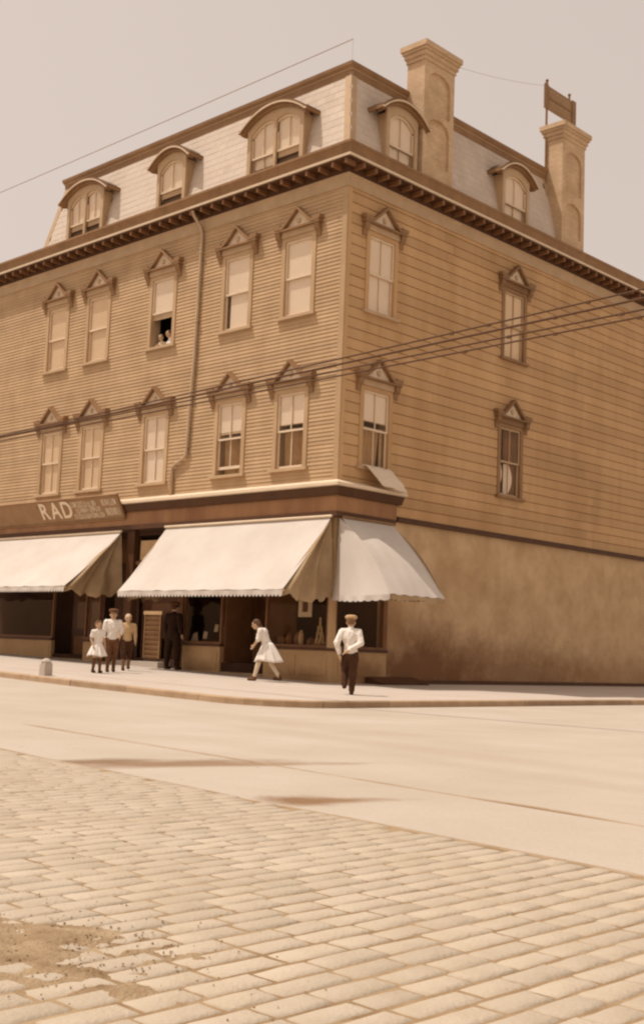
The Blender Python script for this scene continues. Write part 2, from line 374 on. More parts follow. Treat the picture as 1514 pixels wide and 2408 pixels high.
variants = [MB().add(*sett_verts(.12, .25, k)).mesh('sett') for k in range(9)]
for m_ in variants: smooth(m_)
rest = MB()
for i, (x, y, lx, ly) in enumerate(setts):
    z = gs(x)+.018+random.uniform(-.002, .002)
    if i in near:
        o = obj('sett', variants[i % 9], 'sett', paving, (x, y, z), PI*(i % 2))
        o.scale = (lx/.12, ly/.25, 1); o.rotation_euler = (random.uniform(-.006, .006), random.uniform(-.012, .012), PI*(i % 2)+random.uniform(-.02, .02))
    else:
        v, f = sett_verts(lx, ly, i); rest.add([(x+a, y+b_, z+c) for a, b_, c in v], f)
tag(obj('far_setts', smooth(rest.mesh('far_setts')), 'sett', paving), kind='stuff')

# dirt drifted over the setts
b = MB(); P = []
for i in range(90):
    row = []
    for j in range(70):
        x = 15.0+i*0.03; y = -18.9+j*0.03
        d = math.hypot((x-16.1)/0.85, (y+18.35)/0.42); d = min(d, 3)
        h = 0.019*max(0, 1-d*d)-0.016*min(1, d)-0.006 + 0.020*mn.noise((x*3.2, y*3.2, 0))+0.016*mn.noise((x*10, y*10, 3))+0.007*mn.noise((x*24, y*24, 1))+0.006*mn.noise((x*45, y*45, 7))
        row.append((x, y, gs(x)+.016+min(h, .016)))
    P.append(row)
b.grid(P)
tag(obj('dirt', smooth(b.mesh('dirt')), 'dirt'), 'loose dirt drifted over the stone setts', 'dirt', kind='stuff')
b = MB()
for k in range(520):
    if k < 400: x = random.gauss(16.15, .33); y = random.gauss(-18.3, .22)
    else: x = random.uniform(4, 17); y = random.uniform(-18, -8)
    r = random.uniform(.002, .0065)*(.9 if k < 400 else 1)
    vs_ = [(x+r*random.uniform(.6, 1.3)*sx_, y+r*random.uniform(.6, 1.3)*sy_, gs(x)+.001+(0.021 if y < yA(x) else 0)+r*sz) for sx_, sy_, sz in ((1,0,0),(0,1,0),(-1,0,0),(0,-1,0),(0,0,.7),(0,0,-.6))]
    b.add(vs_, [(0,1,4),(1,2,4),(2,3,4),(3,0,4),(1,0,5),(2,1,5),(3,2,5),(0,3,5)])
tag(obj('grit', b, 'dirt'), 'grit and crumbs scattered over the roadway', 'grit', kind='stuff')

# ------------------------------------------------------------------ the corner building
B = empty('corner_building')
tag(B, 'three storey corner building with clapboard walls, mansard roof and shops below', 'building')
XL, YR = -18.0, 17.0                                # wall rectangle ends

# window data: face, centre u, sill z, head z, config
WINS = [
 ('F', -1.58, 8.90, 11.03, dict(up=1, lo='shade')), ('F', -3.84, 8.90, 11.03, dict(up=1, lo='shade')),
 ('F', -6.92, 8.90, 11.03, dict(up=1, lo='open')), ('F', -9.95, 8.90, 11.03, dict(up=1, lo='tan')),
 ('F', -12.06, 8.90, 11.03, dict(up=1, lo='tan')),
 ('F', -1.63, 5.06, 7.12, dict(up=.82, lo='curtain')), ('F', -3.86, 5.06, 7.12, dict(up=.80, lo='half')),
 ('F', -6.96, 5.06, 7.12, dict(up=1, lo='shade')), ('F', -9.92, 5.06, 7.12, dict(up=1, lo='tan')),
 ('F', -12.0, 5.06, 7.12, dict(up=1, lo='tan')),
 ('R', 1.30, 8.95, 11.03, dict(up=1, lo='shade')), ('R', 6.98, 8.95, 11.03, dict(up=.98, lo='shade', dark=1)),
 ('R', 1.27, 5.10, 7.16, dict(up=.78, lo='rcurtain')), ('R', 6.92, 5.08, 7.16, dict(up=0, lo='arcs', dark=1)),
]
OP = {'F': [], 'R': []}
for fc, u, z0, z1, cf in WINS: OP[fc].append((u-.50, u+.50, z0+.03, z1-.02))
def segs(fc, z0, z1, u0, u1):
    cuts = sorted((a, b_) for a, b_, c, d in OP[fc] if z1 > c and z0 < d)
    out = []; cur = u0
    for a, b_ in cuts:
        if a > cur: out.append((cur, a))
        cur = max(cur, b_)
    out.append((cur, u1)); return out
z = 4.66
while z < 11.93:
    zt = min(z+.0975, 11.97)
    for a, e in segs('F', z, zt, XL, -.135):
        obj('clapboard', MB().xprism([(.02, z), (-.021, z), (-.005, zt), (.02, zt)], a, e), 'siding', B)
    for a, e, c, d in OP['F']:                       # short lengths above and below an opening
        if z < c-.002 < zt: obj('clapboard', MB().xprism([(.02, z), (-.017, z), (-.008, c), (.02, c)], a+.002, e-.002), 'siding', B)
        if z < d+.002 < zt: obj('clapboard', MB().xprism([(.02, d), (-.012, d), (-.006, zt), (.02, zt)], a+.002, e-.002), 'siding', B)
    z += .0975
z = 4.10; k = 0
while z < 11.93:
    zt = min(z+.258, 11.97)
    pieces = []
    for a, e in segs('R', z, zt, .135, YR):
        cur = a
        while e-cur > 5.0:
            nx_ = cur+random.uniform(2.6, 4.4); pieces.append((cur, nx_-.004)); cur = nx_
        pieces.append((cur, e))
    for a, e in pieces:
        obj('siding_board', MB().xprism([(.03, z), (-.018, z), (-.014, zt-.026), (.016, zt-.022), (.014, zt), (.03, zt)], a, e), 'siding_r', B, rz=PI/2)
    for a, e, c, d in OP['R']:
        if z < c-.002 < zt: obj('siding_board', MB().xprism([(.03, z), (-.018, z), (-.015, c), (.03, c)], a+.002, e-.002), 'siding_r', B, rz=PI/2)
        if z < d+.002 < zt: obj('siding_board', MB().xprism([(.03, d), (-.015, d), (-.014, zt), (.03, zt)], a+.002, e-.002), 'siding_r', B, rz=PI/2)
    z += .258
# corner board
obj('corner_board', MB().box(-.14, .022, -.022, .02, 4.62, 11.96), 'siding', B)
obj('corner_board', MB().box(-.02, .0255, .0215, .14, 4.10, 11.965), 'siding_r', B)

def ring_band(prof, x0, x1, y0, y1, closed=False):  # profile (outward, z) round a rectangle
    b = MB(); n = len(prof); vs = []
    for o, z in prof: vs += [(x0-o, y0-o, z), (x1+o, y0-o, z), (x1+o, y1+o, z), (x0-o, y1+o, z)]
    fs = []
    m = n if closed else n-1
    for i in range(m):
        for c in range(4):
            a = 4*i+c; d = 4*i+(c+1) % 4; i2 = 4*((i+1) % n)
            fs.append((a, d, i2+(c+1) % 4, i2+c))
    return b.add(vs, fs)
obj('frieze', ring_band([(-.05, 11.93), (.05, 11.93), (.05, 11.965), (.035, 11.975), (.035, 12.20), (.07, 12.22), (.07, 12.25), (-.05, 12.25)], XL, 0, 0, YR, True), 'trim', B)
cornice = obj('cornice', ring_band([(-.05, 12.255), (.055, 12.255), (.055, 12.45), (.375, 12.45), (.375, 12.49), (-.05, 12.49)], XL, 0, 0, YR, True), 'dbrown', B)  # shade under the overhang is put into this dark brown
obj('gutter_lip', ring_band([(.30, 12.494), (.415, 12.494), (.42, 12.545), (.30, 12.545)], XL, 0, 0, YR, True), 'light', cornice)
obj('crown', ring_band([(.1, 12.549), (.385, 12.549), (.40, 12.66), (.44, 12.76), (.47, 12.78), (.47, 12.84), (.1, 12.87)], XL, 0, 0, YR, True), 'brown', cornice)
mod = MB().box(-.038, .038, -.378, -.056, 12.335, 12.446).mesh('modillion')
u = -17.8
while u < .3: obj('modillion', mod, 'midwood', cornice, (u, 0, 0)); u += .44
u = .15
while u < 16.5: obj('modillion', mod, 'midwood', cornice, (0, u, 0), PI/2); u += .44

# roof: mansard with a flat top, low roof either side
MX0, MX1, MY0, MY1 = -13.40, -.05, .05, 9.70
ZB, ZT, INS = 12.87, 15.02, .53
b = MB()
b.add([(XL, 0, 12.86), (0, 0, 12.86), (0, YR, 12.86), (XL, YR, 12.86)], [(0, 1, 2, 3)])
lo = [(MX0, MY0), (MX1, MY0), (MX1, MY1), (MX0, MY1)]; hi = [(MX0+INS, MY0+INS), (MX1-INS, MY0+INS), (MX1-INS, MY1-INS), (MX0+INS, MY1-INS)]
b.add([(x, y, ZB) for x, y in lo]+[(x, y, ZT+.35) for x, y in hi], [(i, (i+1) % 4, (i+1) % 4+4, i+4) for i in range(4)]+[(4, 5, 6, 7)])
roof = obj('roof', b, 'roofing', B)
obj('roof_curb', ring_band([(-.1, 14.93), (.02, 14.93), (.03, 15.08), (.075, 15.10), (.085, 15.26), (.15, 15.36), (.16, 15.44), (-.1, 15.46)],
    MX0+INS, MX1-INS, MY0+INS, MY1-INS, True), 'brown', roof)
obj('curb_bead', ring_band([(.0, 15.265), (.10, 15.265), (.10, 15.285), (.0, 15.285)], MX0+INS, MX1-INS, MY0+INS, MY1-INS, True), 'trim', roof)
sl = math.hypot(INS, ZT+.35-ZB); slope = math.atan2(INS, ZT+.35-ZB)
for (xa, ya), (xb, yb) in (((MX0, MY0), (MX0+INS, MY0+INS)), ((MX1, MY0), (MX1-INS, MY0+INS)), ((MX1, MY1), (MX1-INS, MY1-INS))):
    hx_ = 1 if xa > -5 else -1; hy_ = -1 if ya < 5 else 1
    obj('hip_board', MB().rings([[(x-hx_*.19, y+hy_*.02, z), (x+hx_*.022, y+hy_*.022, z), (x+hx_*.02, y-hy_*.19, z), (x-hx_*.19, y-hy_*.19, z)] for x, y, z in ((xa, ya, ZB-.02), (xb, yb, ZT+.35))]), 'trim', roof)
DORM = [('F', -2.65, 1.04, 1.21, 2), ('F', -6.86, .63, .88, 1), ('F', -11.0, .935, 1.22, 2), ('R', 1.92, .61, .90, 1), ('R', 6.95, .65, .87, 1)]
CHIM = [(2.67, 3.95), (9.2, 10.45)]
sl_me = [MB().add([(-.148, -.011, 0), (.148, -.011, 0), (.148, -.004, 0), (-.148, -.004, 0), (-.148, -.006, .25), (.148, -.006, .25), (.148, .004, .25), (-.148, .004, .25)],
    [(0,3,2,1),(4,5,6,7),(0,1,5,4),(1,2,6,5),(2,3,7,6),(3,0,4,7)]).mesh('slate') for _ in range(1)]
sl_list = []
for fc in 'FR':
    r = 0; s0 = .02
    while s0 < 2.2:
        zz = ZB+s0*math.cos(slope); ins = s0*math.sin(slope)
        ua, ue = (MX0+ins+.17, MX1-ins-.15) if fc == 'F' else (MY0+ins+.15, MY1-ins-.17)
        u = (ua if fc == 'R' else ue) + (0.15 if r % 2 else 0.0)*(1 if fc == 'R' else -1)
        while ua-.01 <= u <= ue+.01:
            skip = any(f2 == fc and abs(u-c) < hw-.1 and zz < 14.2 for f2, c, hw, hh, nn in DORM) or (fc == 'R' and any(a+.1 < u < e-.1 for a, e in CHIM))
            if not skip: sl_list.append((abs(u), fc, u, zz, ins))
            u += .30 if fc == 'R' else -.30
        s0 += .21; r += 1
sl_list.sort(key=lambda q: (q[0] if q[1] == 'R' else q[0]*1.3))
rest = MB(); v0 = [tuple(v.co) for v in sl_me[0].vertices]; f0 = [tuple(p.vertices) for p in sl_me[0].polygons]
for i, (_, fc, u, zz, ins) in enumerate(sl_list):
    tilt = -slope
    wv = -(.05+ins); px_, py_, pz_ = fpos(fc, u, wv, zz)
    if i < 300:
        o = obj('slate', sl_me[0], 'slate', roof, (px_, py_, pz_)); o.rotation_euler = (tilt+random.uniform(-.004, .004), random.uniform(-.006, .006), RZ[fc])
    else:
        Mx = Matrix.Translation((px_, py_, pz_)) @ Matrix.Rotation(RZ[fc], 4, 'Z') @ Matrix.Rotation(tilt+random.uniform(-.01, .01), 4, 'X')
        rest.add([Mx @ Vector(v) for v in v0], f0)
tag(obj('far_slates', rest, 'slate', roof), kind='stuff')

# dormers
def arch(u, hw, rise): return rise*(1-(abs(u)/hw)**2.1) if abs(u) < hw else 0.0
def make_dormer(fc, uc, hw, hh, n):
    zb, zs = 12.80, 14.22
    rise = .46 if n == 2 else .40
    top = lambda u: zs+.02+arch(u, hh, rise)
    gap = .09; jw = .13 if n == 2 else .12
    if n == 2: opens = [(-hw+jw, -gap/2), (gap/2, hw-jw)]
    else: opens = [(-hw+jw, hw-jw)]
    def head(u, a, e):
        c = (a+e)/2; h = (e-a)/2
        if n == 2:
            return zs-.16+arch(u, hw, rise*.62)+.10*(1-((u-c)/h)**2)
        return zs-.10+.24*(1-((u-c)/h)**2)
    # face wall with arched openings
    face = MB()
    edges = [-hw]+[q for o_ in opens for q in o_]+[hw]
    for i in range(len(edges)-1):
        a, e = edges[i], edges[i+1]; us = [a+(e-a)*k/10 for k in range(11)]
        isop = any(abs(a-o_[0]) < 1e-6 for o_ in opens)
        lo_ = [head(u, a, e) if isop else zb for u in us]
        face.strip(us, lo_, [top(u)-.02 for u in us], -.02, .05)
    D = obj('dormer', face, 'trim', B, fpos(fc, uc, 0, 0), RZ[fc])
    for sgn in (-1, 1):
        x0, x1 = sorted((sgn*hw, sgn*(hw-.06)))
        obj('cheek', MB().box(x0, x1, .052, .78, zb, zs+.05), 'siding', D)
    # hood
    us = [-hh-.05]+[-hh+2*hh*k/24 for k in range(25)]+[hh+.05]
    T = lambda u: top(u)
    obj('hood', MB().strip(us, [T(u)+.0 for u in us], [T(u)+.085 for u in us], -.17, .85), 'brown', D)
    obj('hood_bead', MB().strip(us, [T(u)+.012 for u in us], [T(u)+.045 for u in us], -.195, -.172), 'light', D)
    us2 = [-hh+.02+2*(hh-.02)*k/24 for k in range(25)]
    obj('hood_bed', MB().strip(us2, [T(u)-.075 for u in us2], [T(u)-.004 for u in us2], -.10, .049), 'brown', D)
    obj('roof_cover', MB().strip(us, [T(u)+.088 for u in us], [T(u)+.115 for u in us], -.15, .85), 'roofing', D)
    for q, (a, e) in enumerate(opens):
        us = [a+(e-a)*k/14 for k in range(15)]; hd = [head(u, a, e) for u in us]
        zm = 13.50
        fr = MB(); fr.strip(us, [h-.055 for h in hd], [h+.01 for h in hd], .03, .07)
        fr.box(a, a+.045, .03, .07, zm, zs-.2); fr.box(e-.045, e, .03, .07, zm, zs-.2); fr.box(a, e, .028, .072, zm-.02, zm+.025)
        fr.box((a+e)/2-.012, (a+e)/2+.012, .035, .065, zm, head((a+e)/2, a, e)-.03)
        sash = obj('upper_sash', fr, 'light', D)
        obj('pane', MB().strip(us, [zm]*15, [h-.03 for h in hd], .048, .052), 'glass', D)
        obj('window_shade', MB().strip(us, [zm+.02]*15, [h+.02 for h in hd], .085, .09), 'shade', D)
        opened = (fc == 'F' and ((n == 2 and uc < -5) or n == 1)) or (fc == 'F' and n == 2 and q == 1)
        fl = MB(); zl = zm-.06 if opened else 12.86
        if opened:
            fl.box(a+.01, e-.01, .075, .11, zm-.17, zm-.02)
            obj('lower_sash', fl, 'trim', D)
        else:
            fl.box(a, a+.045, .075, .11, 12.86, zm-.02); fl.box(e-.045, e, .075, .11, 12.86, zm-.02); fl.box(a+.0455, e-.0455, .075, .11, 12.86, 12.94)
            fl.box((a+e)/2-.012, (a+e)/2+.012, .08, .105, 12.93, zm-.02)
            obj('lower_sash', fl, 'trim', D)
            obj('pane', MB().box(a+.04, e-.04, .09, .094, 12.9, zm-.02), 'glass', D)
            obj('window_shade', MB().box(a, e, .125, .13, 12.82, zm), 'shade', D)
    obj('dormer_sill', MB().box(-hw-.03, hw+.03, -.06, .09, 12.80, 12.858), 'light', D)
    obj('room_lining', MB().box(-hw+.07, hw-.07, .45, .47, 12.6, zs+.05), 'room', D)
    return D
for d in DORM: make_dormer(*d)

# chimneys
def make_chimney(y0, y1, zsh, panels):
    yc = (y0+y1)/2; hw = (y1-y0)/2; d = .52
    ch = MB().box(-hw, hw, .0, d, 12.6, zsh)
    # raised pilasters round arched recesses
    xs_ = .17
    face = MB()
    for za, zb_ in panels:
        us = [-hw+xs_+(2*hw-2*xs_)*k/14 for k in range(15)]
        hd = [zb_-.30+.30*math.sqrt(max(0, 1-((k-7)/7)**2)) for k in range(15)]
        face.strip(us, hd, [zb_+.12]*15, -.07, 0)
    ztop = zsh
    face.box(-hw, -hw+xs_, -.07, 0, 12.62, ztop); face.box(hw-xs_, hw, -.07, 0, 12.62, ztop)
    zz = [12.62]+[q for p_ in panels for q in (p_[0], p_[1]+.12)]+[ztop]
    for i in range(0, len(zz), 2):
        if zz[i+1]-zz[i] > .02: face.box(-hw+xs_, hw-xs_, -.07, 0, zz[i], zz[i+1])
    c = obj('chimney', ch, 'brick', B, (-.0, yc, 0), PI/2)
    obj('brick_face', face, 'brick', c)
    cp = MB()
    for o, za, zb_ in ((.03, zsh-.02, zsh+.10), (.07, zsh+.10, zsh+.22), (.11, zsh+.22, zsh+.30), (.15, zsh+.30, zsh+.44)):
        cp.box(-hw-o, hw+o, -.07-o, d+o, za, zb_)
    obj('corbelled_cap', cp, 'brick', c)
    tp = MB(); o = .10
    tp.add([(-hw-o, -.07-o, zsh+.441), (hw+o, -.07-o, zsh+.441), (hw+o, d+o, zsh+.441), (-hw-o, d+o, zsh+.441),
            (-hw+.2, .08, zsh+.60), (hw-.2, .08, zsh+.60), (hw-.2, d-.1, zsh+.60), (-hw+.2, d-.1, zsh+.60)],
           [(0, 1, 5, 4), (1, 2, 6, 5), (2, 3, 7, 6), (3, 0, 4, 7), (4, 5, 6, 7)])
    obj('cement_top', tp, 'slate', c)
    return c
make_chimney(2.67, 3.93, 16.22, [(13.45, 14.72), (14.86, 16.0)])
make_chimney(9.22, 10.45, 16.34, [(13.35, 14.4), (14.7, 16.0)])

# ------------------------------------------------------------------ windows
def wavy(u0, u1, z0, z1, y, amp, n, edge=None, m_=9):
    P = []
    for j in range(m_):
        t = j/(m_-1); z = z1+(z0-z1)*t; a, e = edge(t) if edge else (u0, u1)
        P.append([(a+(e-a)*i/24, y+amp*math.sin(i/24*n*2*PI), z) for i in range(25)])
    return MB().grid(P)
hood_cache = {}
def hood_meshes():
    if hood_cache: return hood_cache
    h = hood_cache
    b = MB(); b.box(-.64, .64, -.075, .02, .004, .15); h['hood'] = b.mesh('hood')
    b = MB(); b.box(-.79, .79, -.17, .02, .152, .20); b.box(-.74, .74, -.13, .0, .1505, .1515)
    us = [-.82+1.64*k/32 for k in range(33)]
    def rk(u):
        a = abs(u)
        return .235+.055*max(0, (a-.52)/.3)**2 if a > .50 else .235+.44*((.50-a)/.50)**1.12
    b.strip(us, [rk(u)-.035 for u in us], [rk(u)+.045 for u in us], -.18, .02); h['pediment_rake'] = b.mesh('pediment_rake')
    us2 = [-.5+k/16 for k in range(17)]
    b = MB(); b.strip(us2, [.2005]*17, [max(.201, rk(u)-.036) for u in us2], -.06, .02); h['tympanum'] = b.mesh('tympanum')
    for s_ in (-1, 1):
        b = MB(); x0, x1 = sorted((s_*.60, s_*.76))
        b.xprism([(.0, -.17), (-.05, -.17), (-.06, -.05), (-.13, .02), (-.15, .145), (.0, .145)], x0, x1)
        b.box(x0-.02, x1+.02, -.175, 0, .203, .33); h['console%d' % s_] = b.mesh('console')
    b = MB(); b.lathe([(.005, -.02), (.06, -.02), (.075, 0), (.06, .02), (.005, .02)], n=12)
    m = b.mesh('rosette'); m.transform(Matrix.Translation((0, -.07, .36)) @ Matrix.Rotation(PI/2, 4, 'X')); h['rosette'] = m
    return h
def make_window(fc, uc, z0, z1, cf):
    H = z1-z0; dark = cf.get('dark')
    cs = MB(); cw = .60; iw = .47
    cs.box(-cw, -iw, -.040, .10, .075, H); cs.box(iw, cw, -.040, .10, .075, H); cs.box(-iw, iw, -.040, .10, H-.10, H)
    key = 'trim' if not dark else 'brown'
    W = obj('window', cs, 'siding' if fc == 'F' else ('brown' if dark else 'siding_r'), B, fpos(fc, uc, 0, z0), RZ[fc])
    obj('sill', MB().box(-.66, .66, -.105, .10, 0, .072), key, W)
    hm = hood_meshes(); hmat = 'brown' if fc == 'F' else 'hood_d'
    if fc == 'R' and not dark: hmat = 'brown'
    for nm, me in hm.items():
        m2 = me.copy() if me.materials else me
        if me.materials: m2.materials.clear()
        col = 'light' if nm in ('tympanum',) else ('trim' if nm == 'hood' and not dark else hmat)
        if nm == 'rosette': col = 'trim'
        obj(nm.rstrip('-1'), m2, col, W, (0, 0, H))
    zi0, zi1 = .075, H-.10; zm = (zi0+zi1)/2
    f = MB(); st = .05
    f.box(-iw, -iw+st, .0, .035, zm-.02, zi1); f.box(iw-st, iw, .0, .035, zm-.02, zi1)
    f.box(-iw+st, iw-st, .0, .035, zi1-.055, zi1); f.box(-iw+st, iw-st, .0, .035, zm-.02, zm+.025)
    two = not (fc == 'F' and z0 > 8)
    if two: f.box(-.013, .013, .005, .031, zm+.025, zi1-.055)
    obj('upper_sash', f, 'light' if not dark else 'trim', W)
    obj('pane', MB().box(-iw+.03, iw-.03, .015, .019, zm, zi1-.03), 'glass', W)
    lo = cf['lo']; dz = 0.0
    if lo == 'open': dz = .82
    if lo == 'half': dz = .16
    g = MB(); a, e = zi0+dz, zm+.02+dz*.98
    e = min(e, zm+.02+dz)
    if lo == 'open':
        g.box(-iw, iw, .04, .075, zm-.17, zm-.0); obj('lower_sash', g, 'trim', W)
    else:
        g.box(-iw, -iw+st, .04, .075, a, e); g.box(iw-st, iw, .04, .075, a, e)
        g.box(-iw+st, iw-st, .04, .075, a, a+.075); g.box(-iw+st, iw-st, .04, .075, e-.04, e)
        if two: g.box(-.013, .013, .045, .071, a+.075, e-.04)
        obj('lower_sash', g, 'light' if not dark else 'trim', W)
        obj('pane', MB().box(-iw+.03, iw-.03, .055, .059, a+.04, e-.02), 'glass', W)
    obj('jamb', MB().box(-iw-.02, -iw+.004, .101, .30, zi0, zi1).box(iw-.004, iw+.02, .101, .30, zi0, zi1), 'trim', W)
    up_ = cf['up']
    if up_ > 0:
        zz = zi1-(zi1-zm)*up_
        sm = 'shade_tan' if (lo == 'tan' or uc < -9 or dark) else 'shade'
        obj('window_shade', MB().box(-iw+.01, iw-.01, .045, .05, max(zz, zm+.03), zi1), sm, W)
        obj('shade_batten', MB().box(-iw+.01, iw-.01, .04, .056, max(zz, zm+.03)-.02, max(zz, zm+.03)-.001), 'trim', W)
    if lo in ('shade', 'tan'):
        sx0 = -iw+(.16 if (fc == 'F' and int(abs(uc)*10) % 3 != 0) else .01)  # blind set in from one side; dark gap imitates the frame's shadow
        obj('window_shade', MB().box(sx0, iw-.01, .08, .085, zi0+(.04 if fc == 'F' else 0), zm+.05), 'shade_tan' if (lo == 'tan' or dark) else 'shade', W)
    if lo in ('curtain', 'half'):
        obj('curtain', wavy(0, 0, zi0, zm+.1, .19, .018, 5, lambda t: (-.40+.05*t, -.02+.30*t*(1-t)+.06)), 'curtain', W)
        obj('curtain', wavy(0, 0, zi0, zm+.1, .20, .018, 5, lambda t: (-.02, .16+.22*math.sqrt(t))), 'curtain', W)
    if lo == 'rcurtain':
        obj('curtain', wavy(-.45, -.26, zi0, zm+.1, .16, .012, 2), 'curtain_p', W)
        obj('curtain', wavy(0, 0, zi0, zm+.1, .19, .012, 4, lambda t: (-.27, .36-.12*t)), 'curtain', W)
        obj('curtain', wavy(.36, .45, zi0, zm+.1, .17, .012, 1), 'curtain_p', W)
    if lo == 'arcs':
        obj('curtain', wavy(0, 0, zi0, zi1, .16, .015, 4, lambda t: (-.1, .42) if t < .5 else (-.1+.1*t, .42)), 'midwood', W)
        obj('curtain', wavy(0, 0, zi0, zm-.03, .13, .01, 2, lambda t: (-.44, -.44+.28*math.sin(PI*min(1, .25+t*.8)))), 'shade_tan', W)
        obj('curtain', wavy(0, 0, zi0, zm-.03, .135, .01, 2, lambda t: (-.10, -.08+.40*math.sin(PI*min(1, .2+t*.7)))), 'shade', W)
    return W
for wn in WINS: make_window(*wn)
# rooms behind
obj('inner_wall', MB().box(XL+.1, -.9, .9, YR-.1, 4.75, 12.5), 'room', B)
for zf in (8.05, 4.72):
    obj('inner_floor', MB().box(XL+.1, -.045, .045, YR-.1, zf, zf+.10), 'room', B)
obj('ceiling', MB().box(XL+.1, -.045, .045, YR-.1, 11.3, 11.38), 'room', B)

# downpipe
pp = [(-5.42, -.33, 12.50), (-5.42, -.33, 12.36), (-5.32, -.10, 12.02), (-5.29, -.075, 11.8), (-5.36, -.075, 8.4), (-5.50, -.075, 5.75), (-6.06, -.075, 5.50), (-6.06, -.075, 4.74)]
def rounded(pts, k=3):
    pts = [Vector(p) for p in pts]; out = [pts[0]]
    for a, b_, c in zip(pts, pts[1:], pts[2:]):
        d1 = min(.09, (a-b_).length/3); d2 = min(.09, (c-b_).length/3)
        p, q = b_+(a-b_).normalized()*d1, b_+(c-b_).normalized()*d2
        for i in range(k+1):
            t = i/k; out.append(p*(1-t)**2+b_*2*t*(1-t)+q*t*t)
    return out+[pts[-1]]
dp = obj('downpipe', smooth(MB().tube(rounded(pp), .045, 10).mesh('downpipe')), 'metal', B)
for z in (11.3, 9.4, 7.4, 6.0):
    t = (z-8.4)/3.4 if z > 8.4 else (z-5.75)/2.65
    x = -5.36+t*.07 if z > 8.4 else -5.50+t*.14
    obj('pipe_strap', MB().box(x-.07, x+.07, -.128, -.02, z, z+.03), 'metal', dp)

# ------------------------------------------------------------------ ground floor
def path_band(prof, x0, y1, name, m, parent):       # along the front, round the corner, to y1 on the side
    pts = []
    for o, z in prof: pts.append([(x0, -o, z), (o, -o, z), (o, y1, z)])
    b = MB(); n = len(prof); vs = [p for r in pts for p in r]; fs = []
    for i in range(n):
        j = (i+1) % n
        for c in range(2): fs.append((3*i+c, 3*i+c+1, 3*j+c+1, 3*j+c))
    fs.append(tuple(3*i for i in range(n))); fs.append(tuple(3*i+2 for i in reversed(range(n))))
    return obj(name, b.add(vs, fs), m, parent)
sc_ = path_band([(-.05, 4.60), (.30, 4.56), (.34, 4.58), (.34, 4.645), (.0, 4.76), (-.05, 4.76)], XL, 2.19, 'shop_cornice', 'light', B)  # pale colour paints in the sunlit top of the cornice
path_band([(-.05, 4.36), (.20, 4.36), (.29, 4.555), (-.05, 4.555)], XL, 2.14, 'cove', 'dbrown', sc_)
path_band([(-.05, 3.99), (.14, 3.99), (.14, 4.356), (-.05, 4.356)], XL, 2.02, 'shop_fascia', 'fascia', B)
path_band([(-.05, 3.86), (.17, 3.86), (.17, 3.985), (-.05, 3.985)], XL, 1.98, 'fascia_moulding', 'dbrown', B)
# side wall plaster, water table and plinth
obj('plaster_wall', MB().box(-.35, -.02, 1.98, YR, -.25, 4.0), 'plaster', B)
obj('water_table', MB().box(-.06, .075, 2.16, YR, 3.965, 4.035).box(-.06, .045, 2.2, YR, 4.036, 4.098), 'dbrown', B)  # dark brown paints in the shading under the siding's lower edge
obj('plinth', MB().box(-.1, .025, 1.99, YR, -.25, .10), 'dbrown', B)
# shopfront
def front_box(name, x0, x1, y0, y1, z0, z1, m, parent=B): return obj(name, MB().box(x0, x1, y0, y1, z0, z1), m, parent)
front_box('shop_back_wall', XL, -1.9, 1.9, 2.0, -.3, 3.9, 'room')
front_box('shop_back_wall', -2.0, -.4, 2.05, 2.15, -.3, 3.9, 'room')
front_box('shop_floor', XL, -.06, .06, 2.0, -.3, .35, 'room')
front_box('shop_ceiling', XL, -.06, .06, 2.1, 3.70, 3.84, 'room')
# corner shop: stall risers, sills, panes, posts
def riser(x0, x1):
    r = front_box('stall_riser', x0, x1, .0, .12, -.3, .74, 'riser')
    front_box('riser_sill', x0-.01, x1+.01, -.05, .13, .742, .80, 'dark', r)
    front_box('panel_mould', x0+.10, x1-.10, -.014, -.001, .18, .62, 'riser', r)
riser(-5.35, -3.85)
r = front_box('stall_riser', -2.25, -.005, .0, .12, -.3, .74, 'riser'); front_box('riser_sill', -2.26, .045, -.05, .13, .742, .80, 'dark', r)
front_box('panel_mould', -2.12, -1.15, -.014, -.001, .16, .62, 'riser', r); front_box('panel_mould', -1.05, -.12, -.014, -.001, .16, .62, 'riser', r)
r = obj('stall_riser', MB().box(-.12, -.003, .125, 1.97, -.3, .74), 'riser', B); obj('riser_sill', MB().box(-.13, .045, .131, 1.975, .742, .80), 'dark', r)
obj('panel_mould', MB().box(-.002, .012, .25, 1.80, .16, .62), 'riser', r)
def shopwin(fc, u0, u1, z0=.80, z1=3.68, parts=1):
    f = MB(); t = .055
    f.box(u0, u0+t, .01, .09, z0, z1); f.box(u1-t, u1, .01, .09, z0, z1); f.box(u0+t, u1-t, .01, .09, z1-.08, z1); f.box(u0+t, u1-t, .01, .09, z0, z0+.06)
    f.box(u0+t, u1-t, .015, .085, 2.95, 3.01)
    W = obj('display_window', f, 'midwood', B, (0, 0, 0), RZ[fc])
    obj('pane', MB().box(u0+t, u1-t, .045, .05, z0+.06, 2.95), 'shopglass', W)
    obj('transom_pane', MB().box(u0+t, u1-t, .045, .05, 3.01, z1-.08), 'glass', W)
shopwin('F', -5.35, -3.85); shopwin('F', -2.25, -.13); shopwin('R', .13, 1.90)
obj('corner_post', MB().box(-.125, .005, -.008, .125, .802, 3.855), 'tan', B)
obj('end_pilaster', MB().box(-.2, -.004, 1.905, 1.978, .0, 3.855), 'midwood', B)
